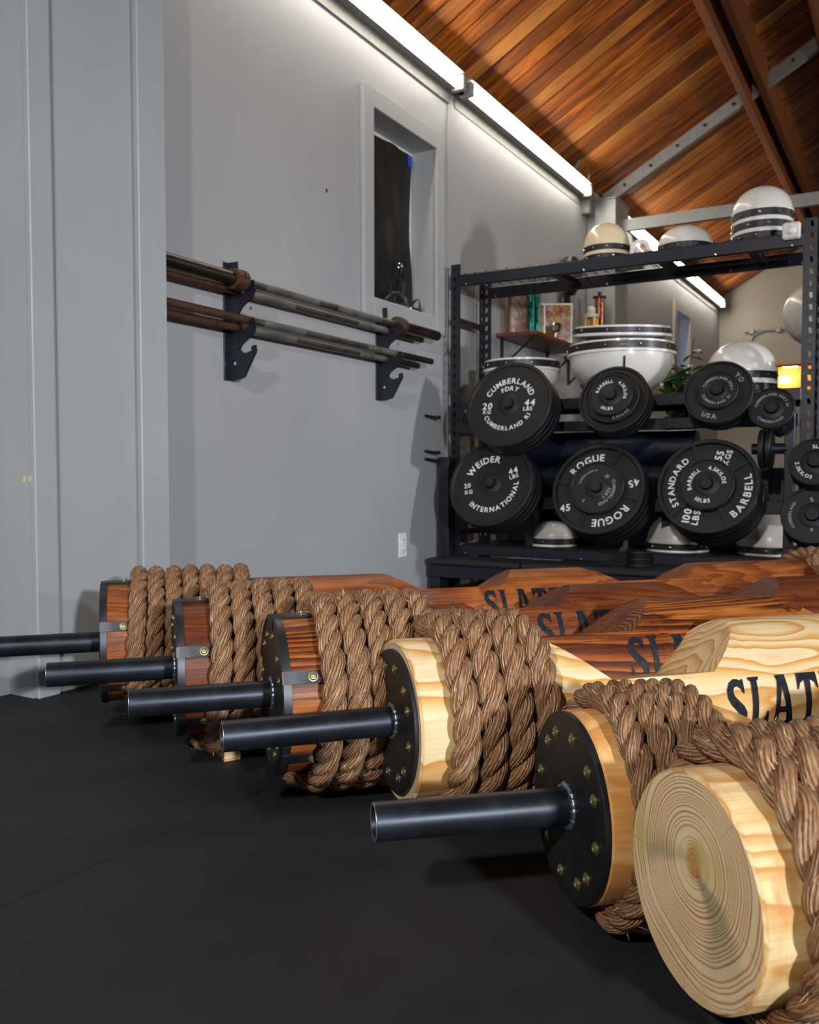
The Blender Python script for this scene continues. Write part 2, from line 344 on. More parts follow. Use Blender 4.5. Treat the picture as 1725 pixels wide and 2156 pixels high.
for (xa, za, xb, zb) in ((WX-.3, CB-.3*tan(TH), RX, RZ), (RX, RZ, 5.8, RZ-(5.8-RX)*tan(TH))):
    v = [(xa, -4.4, za+.03), (xb, -4.4, zb+.03), (xb, 11.8, zb+.03), (xa, 11.8, za+.03)]; v += [(x, y, z+.1) for x, y, z in v]
    mb.add(v, [(0, 3, 2, 1), (4, 5, 6, 7), (0, 1, 5, 4), (1, 2, 6, 5), (2, 3, 7, 6), (3, 0, 4, 7)])
ceil = struct('ceiling', mb, M['darkwood'])
LP = (RX-WX)/cos(TH)-.02; PW = .130
pmesh = MB().box((0, 0, 0), (LP, PW-.017, .024), .004).mesh('plank', M['plank'], 0)
y = -.6; k = 0
while y < 11.38-PW:
    o = link('plank', pmesh, ceil, (WX+.01, y, CB+.004*random.random()), (0, -TH, 0)); y += PW
# roof timbers and truss
for i, (x, zt, ww) in enumerate(((-1.12, 3.20, .05), (-1.015, 3.26, .05), (-.64, 3.42, .06))):
    top = CB+(x-WX)*tan(TH)-.012
    tag(MB().box((x, -1, zt-.06), (x+ww, 11.38, top), .004).build('roof_purlin', M['timber'], None, 0), ['left brown roof timber of the pair running from top edge to far wall',
        'brown roof timber, right half of the pair crossed by the grey steel brace', 'brown roof timber in the dark top right corner'][i], 'beam')
TY = 6.56
tr = thing('steel_truss', (0, TY, 0), 'grey painted steel truss crossing the roof beyond the rack', 'truss')
def bar(mb, a, b, wd, dp, y0=0):
    a = Vector(a); b = Vector(b); d = (b-a).normalized(); n = Vector((-d.z, 0, d.x))*wd/2
    v = [(p.x+s*n.x, yy, p.z+s*n.z) for yy in (y0-dp/2, y0+dp/2) for p, s in ((a, -1), (b, -1), (b, 1), (a, 1))]
    mb.add(v, [(0, 1, 2, 3), (7, 6, 5, 4), (0, 4, 5, 1), (1, 5, 6, 2), (2, 6, 7, 3), (3, 7, 4, 0)])
mb = MB(); bar(mb, (-2.10, 0, 2.66), (RX-.05, 0, 2.66+(RX+2.05)*tan(TH)*1.0), .085, .045); mb.build('sloped_chord', M['galv'], tr, 0)
mb = MB(); bar(mb, (-2.0, 0, 2.45), (4.6, 0, 2.45), .085, .045); mb.build('tie_bar', M['galv'], tr, 0)
for i in range(9):
    x = -1.95+i*.19; z = 2.66+(x+2.10)*tan(TH)
    MB().lathe([(.012, 0), (.012, .008), (.006, .011)], 10, lambda a, b, c, x=x, z=z: (x+a, -.023-c, z+b)).build('bolt', M['strap'], tr)
po = thing('truss_post', (WX+.004, TY, 0), 'grey steel post on the wall carrying the truss', 'post')
MB().box((.0, -.15, 0), (.22, .17, 2.62), .004).build('post_body', M['galv'], po, 0)
MB().box((.0, -.155, 2.62), (.225, .175, 2.635), .003).build('top_plate', M['galv'], po, 0)
# pilaster by the camera (trim_1)
t1 = struct('trim_1', MB().box((WX, 1.561, 0), (-2.098, 2.054, 2.83)), M['col'])
MB().box((-2.098, 1.561, .0), (-2.075, 1.632, 2.83), .003).build('board', M['col'], t1, 0)
MB().box((-2.098, 1.652, .0), (-2.090, 1.93, 2.83), .002).build('panel', M['col'], t1, 0)
MB().box((-2.098, 1.942, .0), (-2.075, 2.054, 2.83), .003).build('board', M['col'], t1, 0)
# wall sheet joint right of the window
struct('trim_2', MB().box((WX, 4.19, 0), (WX+.006, 6.40, 2.58)).box((WX, 3.9, 1.24), (WX+.004, 4.19, 1.32)), M['wall'])
# window 1
def casing(name, W, cw, m, dep):
    y0, y1, z0, z1 = W
    mb = MB(); T = .022
    r = struct(name, MB().box((WX-dep-.02, y0, z0), (WX-dep, y0+.05, z1)).box((WX-dep-.02, y1-.05, z0), (WX-dep, y1, z1)).box((WX-dep-.02, y0+.05, z0), (WX-dep, y1-.05, z0+.05)).box((WX-dep-.02, y0+.05, z1-.05), (WX-dep, y1-.05, z1)), M['plastic'] if name == 'window_1' else m)
    for a, b in (((WX, y0-cw, z0-cw), (WX+T, y0, z1+cw)), ((WX, y1, z0-cw), (WX+T, y1+cw, z1+cw)), ((WX, y0, z1), (WX+T, y1, z1+cw)), ((WX, y0, z0-cw), (WX+T, y1, z0))):
        MB().box(a, b, .003).build('casing_board', m, r, 0)
    for a, b in (((WX-.21, y0-.0115, z0), (WX-.001, y0, z1)), ((WX-.21, y1, z0), (WX-.001, y1+.0115, z1)), ((WX-.21, y0, z1), (WX-.001, y1, z1+.0115)), ((WX-.21, y0, z0-.0115), (WX-.001, y1, z0))):
        MB().box(a, b).build('jamb', m, r, 0)
    return r
w1 = casing('window_1', W1, .085, M['trim'], .13)
MB().box((WX-.20, W1[0], W1[2]), (WX-.152, W1[1], W1[3])).build('backing', M['darkwood'], w1, 0)  # added board behind the sheet, stops outside light leaking onto the jambs
# creased black sheet closing the window
nx, nz_ = 26, 34; v = []; f = []
for i in range(nx+1):
    for j in range(nz_+1):
        yy = W1[0]+.02+(W1[1]-W1[0]-.07)*i/nx; zz = W1[2]+.0+(W1[3]-W1[2]-.035)*j/nz_
        d = .006*sin(7*i/nx+3*j/nz_)+.004*sin(16*(i/nx-.5*j/nz_))+.004*abs(sin(13*(i/nx+.45*j/nz_)))
        yy -= .03*max(0, sin(pi*j/nz_))*(i/nx)**3
        v.append((WX-.10+d, yy, zz))
for i in range(nx):
    for j in range(nz_): a = i*(nz_+1)+j; f.append((a, a+nz_+1, a+nz_+2, a+1))
MB().add(v, f).build('plastic_sheet', M['black'], w1, 60)
MB().box((WX-.10, W1[1]-.105, W1[3]-.10), (WX-.084, W1[1]-.070, W1[3]-.045), .002).build('tape', M['blue'], w1, 0, label='blue tape holding the black sheet')
w2 = casing('window_2', W2, .10, M['far'], .14)
MB().box((WX-.15, W2[0], W2[2]), (WX-.146, W2[1], W2[3])).build('pane', M['glass'], w2, 0)
# lit opening in the far wall
w3 = struct('window_3', MB().box((OP[0], 11.38, OP[2]-.03), (OP[1], 11.62, OP[2])).box((OP[0], 11.38, OP[3]), (OP[1], 11.62, OP[3]+.03)), M['orange'])
MB().box((OP[0]-.6, 12.6, .9), (OP[1]+1.2, 12.65, 2.6)).box((OP[0]-.6, 11.62, 2.6), (OP[1]+1.2, 12.65, 2.65)).box((OP[0]-.6, 11.62, .85), (OP[1]+1.2, 12.65, .9)).box((OP[0]-.65, 11.62, .85), (OP[0]-.6, 12.65, 2.65)).box((OP[1]+1.2, 11.62, .85), (OP[1]+1.25, 12.65, 2.65)).build('room_lining', M['orange'], w3, 0)
MB().box((OP[0]-.05, 12.2, 1.98), (OP[0]+.12, 12.4, 2.03)).box((OP[0]-.1, 12.5, 1.80), (OP[0]+.02, 12.55, 1.87)).build('room_lamp', emis('warm room lamp', (1, .78, .42), 22), w3, 0)
# conduit on far wall
cd = thing('wall_conduit', (-1.9, 11.38, 2.32), 'thin conduit with clamps running along the far beige wall', 'conduit')
MB().tube([(0, 0, 0), (2.4, 0, 0)], .012, 8).tube([(.22, 0, 0), (.1, 0, -.05), (.05, 0, -.2), (.05, 0, -.7)], .009, 8).build('pipe_run', M['galv'], cd)
for x in (.05, .35, .62): MB().box((x, -.02, -.03), (x+.06, .015, .03), .004).build('clamp', M['galv'], cd, 0)
# chipped paint on the pilaster side, a nail hole in the wall
MB().prism([(-2.128, .600), (-2.120, .612), (-2.112, .606), (-2.114, .596), (-2.122, .592)], 1.5596, 1.5612, lambda a, b, c: (a, c, b)).prism([(-2.104, .604), (-2.095, .612), (-2.085, .604), (-2.090, .594), (-2.100, .596)], 1.5596, 1.5612, lambda a, b, c: (a, c, b)).build('paint_chip', mat('bare wood chip', (.62, .50, .28), .7), t1, 0)
MB().box((WX-.001, 3.092, 1.80), (WX+.0006, 3.104, 1.815)).build('nail_hole', M['strap'], bpy.data.objects['wall_left'], 0)
# electrical outlet
ou = thing('wall_outlet', (WX, 3.72, .265), 'white double socket plate low on the grey wall left of the rack', 'outlet')
MB().box((0, -.037, -.06), (.007, .037, .06), .003).build('cover_plate', M['plastic'], ou, 0)
for z in (-.026, .026):
    q = MB().box((.006, -.017, z-.017), (.011, .017, z+.017), .004).build('socket', M['plastic'], ou, 0)
    MB().box((.0105, -.009, z-.006), (.0118, -.006, z+.006)).box((.0105, .006, z-.006), (.0118, .009, z+.006)).build('slot', M['dark'], q, 0)
# ---------------------------------------------------------------- fluorescent strips
def fixture(y0, y1, label):
    t = thing('fluorescent_light', (WX, y0, 2.60), label, 'light', group=None); L = y1-y0
    MB().prism([(0, .012), (.0, .075), (.05, .075), (.062, .03), (.062, .012)], 0, L, lambda a, b, c: (a, c, b)).build('housing', M['lampg'], t, 0)
    MB().prism([(.0, .075), (.0, .082), (.100, .094), (.106, .084)], .0, L, lambda a, b, c: (a, c, b)).build('reflector', M['lampw'], t, 0)
    MB().prism([(.0, -.045), (.0, .012), (.010, .012), (.010, -.045)], .0, L, lambda a, b, c: (a, c, b)).build('lower_rail', M['lampg'], t, 0)
    for dx in (.078,):
        MB().lathe([(.020, .03), (.020, L-.03)], 20, lambda a, b, c, dx=dx: (dx+a, c, .035+b)).build('lamp_tube', M['tube'], t)
        for yy in (.0, L-.035): MB().box((dx-.045, yy, .0), (dx+.03, yy+.035, .075), .005).build('lamp_holder', M['lampw'], t, 0)
    return t
fixture(2.14, 4.20, 'lit fluorescent strip cut by the top of the frame, nearest on the left wall')
fixture(4.26, 6.24, 'lit fluorescent strip above and right of the small window, ending at the steel post')
fixture(7.1, 9.15, 'lit fluorescent strip seen through the wire top of the rack')
fixture(9.18, 11.2, 'lit fluorescent strip ending at the far wall corner')
cb = [(WX+.03, 6.24, 2.63), (WX+.05, 6.30, 2.72), (WX+.06, 6.28, 2.80), (WX+.07, 6.20, 2.83), (WX+.08, 6.02, 2.80), (WX+.06, 5.98, 2.72)]
tag(MB().tube(cb, .009, 8).build('cable_loop', M['galv'], None), 'thin grey cable looping up at the end of the second light strip', 'cable')
tag(MB().box((WX, 6.28, 2.50), (WX+.07, 6.36, 2.64), .006).build('junction_box', M['lampg'], None, 0), 'small grey junction box between the light strip and steel post', 'box')
# emergency light on post
el = thing('emergency_light', (-1.90, 6.40, 2.26), 'twin headed emergency light on the steel post above the cream dome', 'light')
MB().box((-.06, -.02, -.16), (.12, .09, -.04), .01).build('battery_box', M['plastic'], el, 0)
for dx, dz in ((-.02, .03), (.11, -.04)):
    h = MB().lathe([(.02, .07), (.05, .055), (.074, .0), (.076, -.012), (.066, -.012)], 24, lambda a, b, c, dx=dx, dz=dz: (dx+a+.0*c, c, dz+b)).build('lamp_head', M['plastic'], el)
    MB().lathe([(.0, -.016), (.04, -.013), (.066, -.008)], 24, lambda a, b, c, dx=dx, dz=dz: (dx+a, c, dz+b)).build('lens', M['chrome'], h)

# ---------------------------------------------------------------- barbell wall brackets and bars
def bracket(y, label):
    t = thing('barbell_bracket', (WX, y, .955), label, 'bracket')
    def hook(z):  # polygon piece for one cradle: z = top of the tip
        return z
    # outline (x out of the wall, z up) with three cradles
    out = [(0, 0), (.0, .425), (.045, .425), (.045, .34)]
    for zt in (.345, .212):
        out += [(.075, zt-.045), (.095, zt-.020), (.105, zt+.005), (.120, zt+.008), (.130, zt-.01), (.128, zt-.030), (.105, zt-.060), (.065, zt-.085), (.048, zt-.110)]
    for a in range(0, 8):
        an = radians(150+a*22); out.append((.082+.034*cos(an), .135+.040*sin(an)))
    out += [(.112, .118), (.128, .122), (.131, .100), (.075, .008), (.055, .003), (.03, .0)]
    MB().prism(out, -.004, .004, lambda a, b, c: (a, c, b)).build('hook_plate', M['navy'], t, 0)
    MB().box((0, -.03, 0), (.005, .03, .425), .001).build('wall_flange', M['navy'], t, 0)
    for z, x in ((.105, .105), (.06, .035), (.255, .10), (.33, .02), (.39, .02)):
        MB().lathe([(.006, -.0062), (.006, .0062)], 10, lambda a, b, c, x=x, z=z: (x+a, c, z+b)).build('bolt', M['bright'], t)
    return t
bracket(2.48, 'black three-hook bracket on the grey wall nearer the pilaster')
bracket(3.51, 'black three-hook bracket on the grey wall below the window')
def barbell(x, z, y0, y1, kind, label, group='barbells on the wall brackets'):
    t = thing('barbell', (x, y0, z), label, 'barbell', group=group); L = y1-y0
    F = lambda a, b, c: (a, c, b)
    if kind == 'olympic':
        MB().lathe([(.0145, .36), (.0145, L-.36)], 16, F).build('shaft', M['barsteel'], t)
        for a, b in ((.52, .85), (.98, 1.32)): MB().lathe([(.0150, a), (.0150, b)], 16, F).build('knurling', M['knurl'], t)
        for s in (0, 1):
            G = (lambda a, b, c: (a, c, b)) if s == 0 else (lambda a, b, c: (a, L-c, b))
            MB().lathe([(.0, 0), (.023, .001), (.025, .004), (.025, .36)], 20, G).build('sleeve', M['darkbar'], t)
            MB().lathe([(.025, .34), (.037, .342), (.038, .37), (.034, .372), (.034, .382), (.038, .384), (.038, .40), (.03, .405), (.015, .41)], 24, G).build('collar', M['rust'], t)
    else:
        MB().lathe([(.0, 0), (.013, .001), (.014, .003), (.014, L-.003), (.013, L-.001), (0, L)], 16, F).build('shaft', M['barsteel'], t)
        for s in (0, 1):
            a, b = (0.001, .45) if s == 0 else (L-.32, L-.001)
            MB().lathe([(.0142, a), (.0148, a+.002), (.0148, b)], 16, F).build('rusty_end', M['rust' if s == 0 else 'darkbar'], t)
        for a, b in ((.50, .75), (1.2, 1.5)): MB().lathe([(.0148, a), (.0148, b)], 16, F).build('knurling', M['knurl'], t)
    return t
barbell(-2.118, 1.303, 2.065, 3.93, 'olympic', 'steel barbell with rusty collars in the upper wall cradles')
barbell(-2.160, 1.275, 2.065, 3.84, 'plain', 'thin bar lying behind the collared barbell in the upper wall cradles')
barbell(-2.112, 1.168, 2.065, 3.86, 'plain', 'plain bar with rusty end in the second row of wall cradles')
barbell(-2.155, 1.143, 2.065, 3.80, 'plain', 'thin bar just behind and below the rusty ended bar')
# cable handles on window sill
def dhandle(loc, rot, label):
    t = thing('stirrup_attachment', loc, label, 'gym attachment', rot=rot)
    arc = [(.065*cos(a), .0, .055*sin(a)) for a in np.linspace(pi*1.02, pi*-.02, 16)]
    MB().tube([(-.065, 0, -.0)]+arc+[(.065, 0, 0)], .007, 10).build('bow', M['chrome'], t)
    MB().tube([(-.07, 0, 0), (.07, 0, 0)], .015, 14).build('grip', M['strap'], t)
    return t
dhandle((WX-.035, 3.72, 1.436), (radians(8), radians(4), radians(62)), 'chrome stirrup cable handle lying in the window, left one')
dhandle((WX-.03, 3.90, 1.436), (radians(20), radians(-6), radians(100)), 'chrome stirrup cable handle lying in the window, right one')
ch = thing('ring_attachment', (WX-.06, 3.80, 1.42), 'pair of chrome bars joined by a ring standing in the window corner', 'gym attachment')
MB().tube([(0, -.07, .01), (.0, .0, .20)], .009, 10).tube([(0, .075, .01), (.0, .012, .20)], .009, 10).build('bars', M['chrome'], ch)
MB().tube([(0, .006+.018*cos(a), .215+.018*sin(a)) for a in np.linspace(0, 2*pi, 16)], .005, 8).build('ring', M['chrome'], ch)

# ---------------------------------------------------------------- lettering
GC = {}
def glyph(c):
    if c in GC: return GC[c]
    if c == ' ': GC[c] = ([], [], .35); return GC[c]
    cu = bpy.data.curves.new('g', 'FONT'); cu.body = c; cu.size = 1; cu.resolution_u = 3; cu.offset = .022
    o = bpy.data.objects.new('g', cu); COL.objects.link(o); bpy.context.view_layer.update()
    me = o.evaluated_get(bpy.context.evaluated_depsgraph_get()).to_mesh()
    v = [tuple(p.co[:2]) for p in me.vertices]; f = [tuple(p.vertices) for p in me.polygons]
    x0 = min(p[0] for p in v); x1 = max(p[0] for p in v); v = [(p[0]-x0, p[1]) for p in v]
    o.evaluated_get(bpy.context.evaluated_depsgraph_get()).to_mesh_clear(); bpy.data.objects.remove(o); bpy.data.curves.remove(cu)
    GC[c] = (v, f, x1-x0); return GC[c]
def arc_text(mb, s, rad, centre, size, tops_out=True, z=0, sp=.16, wide=1.0):
    """lettering on a circle in the xy plane; centre in degrees"""
    ws = [glyph(c)[2]*wide for c in s]; tot = sum(ws)+sp*(len(s)-1); x = -tot/2
    for c, wd in zip(s, ws):
        v, f, _ = glyph(c); m = (x+wd/2)*size; rr = rad if tops_out else rad+size*.7
        an = radians(centre)+(-m/(rad+size*.35) if tops_out else m/(rad+size*.35))
        up = (cos(an), sin(an)) if tops_out else (-cos(an), -sin(an)); rt = (up[1], -up[0])
        bx, by = rr*cos(an), rr*sin(an)
        pv = [(bx+rt[0]*(p[0]*wide-wd/2)*size+up[0]*p[1]*size, by+rt[1]*(p[0]*wide-wd/2)*size+up[1]*p[1]*size, z) for p in v]
        if pv: mb.add(pv, f)
        x += wd+sp
def flat_text(mb, s, cx, cy, size, ang=0, z=0, sp=.12):
    ws = [glyph(c)[2] for c in s]; tot = sum(ws)+sp*(len(s)-1); x = -tot/2; a = radians(ang)
    for c, wd in zip(s, ws):
        v, f, _ = glyph(c)
        pv = [((x+p[0])*size, (p[1]-.35)*size) for p in v]
        if pv: mb.add([(cx+p[0]*cos(a)-p[1]*sin(a), cy+p[0]*sin(a)+p[1]*cos(a), z) for p in pv], f)
        x += wd+sp
# branding letters: flared, spurred capitals as polygons in unit em (height 1)
BR = {
 'S': [[(.50, .97), (.50, .70), (.46, .70), (.40, .80), (.32, .845), (.23, .83), (.19, .75), (.22, .66), (.32, .57), (.46, .46), (.55, .33), (.55, .19), (.47, .07), (.33, .0), (.20, .01), (.12, .05), (.04, 0), (.0, 0), (.02, .33), (.06, .33), (.13, .18), (.22, .12), (.32, .12), (.37, .19), (.35, .28), (.25, .38), (.11, .50), (.03, .62), (.02, .78), (.10, .92), (.24, .99), (.36, .98), (.43, .95), (.47, .98)]],
 'L': [[(.0, 1), (.30, 1), (.29, .95), (.235, .92), (.225, .13), (.33, .14), (.42, .20), (.47, .31), (.51, .31), (.50, 0), (.0, 0), (.0, .05), (.06, .08), (.065, .92), (.0, .95)]],
 'A': [[(.17, 1), (.44, 1), (.60, .09), (.66, .05), (.66, 0), (.36, 0), (.36, .05), (.42, .08), (.405, .26), (.20, .26), (.17, .08), (.235, .05), (.235, 0), (.0, 0), (.0, .05), (.06, .09), (.20, .90), (.17, .95)], [(.22, .37), (.39, .37), (.315, .76)]],
 'T': [[(.02, 1), (.60, 1), (.62, .68), (.58, .68), (.52, .80), (.395, .86), (.39, .09), (.45, .05), (.45, 0), (.17, 0), (.17, .05), (.23, .09), (.225, .86), (.10, .80), (.04, .68), (.0, .68)]],
 'E': [[(.0, 1), (.50, 1), (.51, .70), (.47, .70), (.40, .83), (.23, .87), (.23, .57), (.32, .58), (.37, .67), (.41, .67), (.41, .37), (.37, .37), (.32, .46), (.23, .47), (.23, .13), (.36, .14), (.45, .20), (.49, .33), (.53, .33), (.52, 0), (.0, 0), (.0, .05), (.065, .08), (.065, .92), (.0, .95)]],
 'R': [[(.0, 1), (.36, 1), (.48, .96), (.54, .86), (.54, .68), (.48, .57), (.38, .50), (.50, .14), (.55, .06), (.62, .05), (.62, 0), (.38, 0), (.27, .44), (.225, .45), (.225, .08), (.29, .05), (.29, 0), (.0, 0), (.0, .05), (.06, .08), (.06, .92), (.0, .95)], [(.225, .90), (.225, .56), (.31, .57), (.37, .64), (.37, .82), (.31, .89)]]}
def brand(text, R, x0, elev_top, height, parent, width=1.0):
    """ink letters wrapped on the front of a cylinder of radius R, sliced so that they follow the curve"""
    import bmesh
    x = x0; bm = bmesh.new()
    for c in text:
        cu = bpy.data.curves.new('b', 'CURVE'); cu.dimensions = '2D'; cu.fill_mode = 'BOTH'
        for poly in BR[c]:
            sp = cu.splines.new('POLY'); sp.points.add(len(poly)-1); sp.use_cyclic_u = True
            for p, q in zip(sp.points, poly): p.co = (q[0]*width*height+x, q[1]*height, 0, 1)
        o = bpy.data.objects.new('b', cu); COL.objects.link(o); bpy.context.view_layer.update()
        e = o.evaluated_get(bpy.context.evaluated_depsgraph_get()); bm.from_mesh(e.to_mesh()); e.to_mesh_clear()
        bpy.data.objects.remove(o); bpy.data.curves.remove(cu)
        x += (max(q[0] for q in BR[c][0])+.10)*width*height
    for k in range(1, 16):
        bmesh.ops.bisect_plane(bm, geom=bm.verts[:]+bm.edges[:]+bm.faces[:], plane_co=(0, height*k/16, 0), plane_no=(0, 1, 0))
    for vv in bm.verts:
        e = radians(elev_top)-(height-vv.co.y)/R
        vv.co = Vector((vv.co.x, -(R+.0007)*cos(e), (R+.0007)*sin(e)))
    bmesh.ops.remove_doubles(bm, verts=bm.verts[:], dist=1e-6)
    me = bpy.data.meshes.new('brand_lettering'); bm.to_mesh(me); bm.free(); me.materials.append(M['ink'])
    me.polygons.foreach_set('use_smooth', [True]*len(me.polygons))
    return link('brand_lettering', me, parent, label='black serif lettering on the front')

# ---------------------------------------------------------------- ropes
def rope(parent, R, r, x_start, wraps, pitch, step, lobes, nseg, a0, tail=0, dirn=1, seed=0, label=None):
    rng = np.random.default_rng(seed); Rc = R+r*.97
    L = wraps*2*pi*Rc; n = int(L/step); th = np.linspace(0, wraps*2*pi, n)
    wob = .0018*np.sin(th*3.1+seed)+.0012*np.sin(th*7.7+1)
    X = x_start+r+dirn*pitch*th/(2*pi)+wob
    RR = Rc+.0015*np.sin(th*2.3+seed)
    ang = radians(a0)+th
    P = np.stack([X, -RR*np.cos(ang), RR*np.sin(ang)], 1)
    if tail:   # free end leaves the log at the bottom and runs outwards
        m = int(tail/step); t0 = P[0]-P[3]; t0 /= np.linalg.norm(t0); s = np.linspace(tail, step, m)[:, None]
        bend = np.array([[-1., 0, 0]]); tl = P[0]+t0*s*.75+bend*(s**2/tail)*.75; tl[:, 2] = np.maximum(tl[:, 2], -(R+2*r)+r*1.02)
        P = np.concatenate([tl, P]); n = len(P)
    T = np.gradient(P, axis=0); T /= np.linalg.norm(T, axis=1)[:, None]
    U = np.stack([np.zeros(n), P[:, 1], P[:, 2]], 1); U -= T*(U*T).sum(1)[:, None]; U /= np.linalg.norm(U, axis=1)[:, None]
    V = np.cross(T, U); ds = np.concatenate([[0], np.cumsum(np.linalg.norm(np.diff(P, axis=0), axis=1))])
    ro = None; lay = 2*r*2.75; a = r*.515; off = r*.53
    ro = link('rope', None, parent, label=label) if False else bpy.data.objects.new('rope', None)
    COL.objects.link(ro); ro.parent = parent
    if label: ro['label'] = label
    for k in range(3):
        ph = 2*pi*k/3+2*pi*ds/lay
        C = P+off*(U*np.cos(ph)[:, None]+V*np.sin(ph)[:, None])
        Tk = np.gradient(C, axis=0); Tk /= np.linalg.norm(Tk, axis=1)[:, None]
        Uk = C-P; Uk -= Tk*(Uk*Tk).sum(1)[:, None]; Uk /= np.linalg.norm(Uk, axis=1)[:, None]; Vk = np.cross(Tk, Uk)
        u = np.arange(nseg)/nseg*2*pi
        q = u[None, :]; tw = (-2*pi*ds/(lay*.62))[:, None]
        rad = a*(1+.018*rng.standard_normal((n, nseg)))+0*tw
        grow = (1+.05*np.sin(ds*41+k*2))[:, None]; rad = rad*grow
        v = C[:, None, :]+rad[..., None]*(Uk[:, None, :]*np.cos(q)[..., None]+Vk[:, None, :]*np.sin(q)[..., None])
        v = v.reshape(-1, 3)
        i = np.arange(n-1)[:, None]*nseg; j = np.arange(nseg)[None, :]; j2 = (j+1) % nseg
        F = np.stack([i+j, i+j2, i+nseg+j2, i+nseg+j], -1).reshape(-1, 4)
        me = bpy.data.meshes.new('strand'); me.vertices.add(len(v)+2); vv = np.concatenate([v, C[:1], C[-1:]])
        me.vertices.foreach_set('co', vv.ravel())
        capn = nseg*2; F = F[:, ::-1]
        loops = list(F.ravel()); starts = list(range(0, len(loops), 4)); 
        c0 = len(v); extra = []
        for jj in range(nseg):
            extra += [jj, (jj+1) % nseg, c0]; 
        base = (n-1)*nseg
        for jj in range(nseg): extra += [base+(jj+1) % nseg, base+jj, c0+1]
        starts += [len(loops)+3*kk for kk in range(capn)]; loops += extra
        me.loops.add(len(loops)); me.polygons.add(len(starts))
        me.loops.foreach_set('vertex_index', loops); me.polygons.foreach_set('loop_start', starts)
        me.update(calc_edges=True)
        uv = me.uv_layers.new(name='UVMap'); lv = np.array(loops); uc = np.zeros((len(lv), 2)); ok = lv < c0
        sidx = np.minimum(lv, c0-1)//nseg; uidx = np.minimum(lv, c0-1) % nseg
        fc = np.zeros(len(lv)); nF = len(F)*4; fc[:nF] = ((np.arange(nF) % 4) == 0)*0
        uu = uidx/nseg
        # keep u continuous over the seam
        blk = uu[:nF].reshape(-1, 4); seam = (blk.max(1)-blk.min(1)) > .5; blk[seam] = np.where(blk[seam] < .5, blk[seam]+1, blk[seam]); uu[:nF] = blk.ravel()
        uc[:, 0] = uu+ds[sidx]*.19/r; uc[:, 1] = ds[sidx]*14+k*13
        uv.data.foreach_set('uv', uc.ravel())
        me.polygons.foreach_set('use_smooth', [True]*len(me.polygons)); me.materials.append(M['rope'])
        link('strand', me, ro)
    # loose fibres
    mb = MB(); R2 = random.Random(seed)
    for _ in range(int(L*170)):
        i = R2.randrange(n-1); an = R2.uniform(0, 2*pi); d = Vector(U[i])*cos(an)+Vector(V[i])*sin(an)
        p = Vector(P[i])+d*r*.93; t = Vector(T[i])*R2.choice((-1, 1)); l = R2.uniform(.006, .030); ww = .00034+.00012*R2.random()
        side = t.cross(d)*ww
        e1 = p+(t*.7+d*R2.uniform(.1, .35))*l*.5; e2 = e1+(t*R2.uniform(.1, .8)+d*R2.uniform(-.1, .8)+t.cross(d)*R2.uniform(-.5, .5))*l*.5
        mb.add([p-side, p+side, e1+side, e1-side, e2], [(0, 1, 2, 3), (3, 2, 4)])
    f = mb.build('loose_fibres', M['fibre'], ro, 0); f['kind'] = 'stuff'
    return ro
M['fibre'] = mat('pale rope fibre', (.66, .50, .32), .6, 0, .3)

# ---------------------------------------------------------------- logs
def log_body(parent, R, L, roll, hfrac, n1, m, mats, seed):
    """n1 = (flat_start, flat_end) of the near notch; mirrored for the other; m = ramp length; a cylinder with two planed notches on top"""
    rng = random.Random(seed); mb = MB(); h = hfrac*R; AMIN = radians(9)
    xs = [0, .004]; x = .02
    keys = []
    for a, b in (n1, (L-n1[1], L-n1[0])): keys += [a-m, a, b, b+m]
    while x < L-.005: xs.append(x); x += .03
    xs += keys+[L-.004, L]; xs = sorted(set(round(q, 4) for q in xs))
    def hc(x):
        o = R
        for a, b in (n1, (L-n1[1], L-n1[0])):
            if x < a: v = h+(a-x)/m*(R*1.0-h)
            elif x > b: v = h+(x-b)/m*(R*1.0-h)
            else: v = h
            o = min(o, v)
        return o
    N1, N2 = 26, 90; v = []
    ph = [rng.uniform(0, 6.28) for _ in range(4)]
    for x in xs:
        rr = R*(1+.006*sin(3*x+ph[0])); 
        if x <= 0 or x >= L: rr = R-.004
        H = min(hc(x), R); al = max(math.acos(max(-1, min(1, H/R))), AMIN)
        for i in range(N1):
            s = -1+2*i/N1
            if al <= AMIN+1e-6: e = s*AMIN; yy, zz = R*sin(e), R*cos(e)
            else: yy, zz = s*R*sin(al), H
            v.append((x, yy*rr/R, zz*rr/R))
        for i in range(N2):
            e = al+(2*pi-2*al)*i/N2
            irr = 1+.004*sin(2*e+ph[1]+x*2)+.003*sin(3*e+ph[2]); irr = 1 if i in (0,) else irr
            v.append((x, rr*irr*sin(e), rr*irr*cos(e)))
    N = N1+N2; c, s_ = cos(roll), sin(roll)
    v = [(p[0], p[1]*c+p[2]*s_, p[2]*c-p[1]*s_) for p in v]
    f = []; 
    for i in range(len(xs)-1):
        for k in range(N): f.append((i*N+k, i*N+(k+1) % N, (i+1)*N+(k+1) % N, (i+1)*N+k))
    mb.add(v, [q[::-1] for q in f])
    mb.add([v[k] for k in range(N)], [tuple(range(N))], 1); b = (len(xs)-1)*N
    mb.add([v[b+k] for k in range(N)], [tuple(range(N-1, -1, -1))], 1)
    return mb.build('log_body', mats, parent, 24)
def bolt_mesh(name='bolt', r=.0075):
    return MB().lathe([(r*1.2, 0), (r*1.2, r*.10), (r*.95, r*.12), (r*.92, r*.32), (r*.70, r*.50), (r*.45, r*.53), (r*.36, r*.22), (0, r*.2)], 14).mesh(name, M['brass'])
BOLT = bolt_mesh()
XR = (0, -pi/2, 0)   # local z -> -x
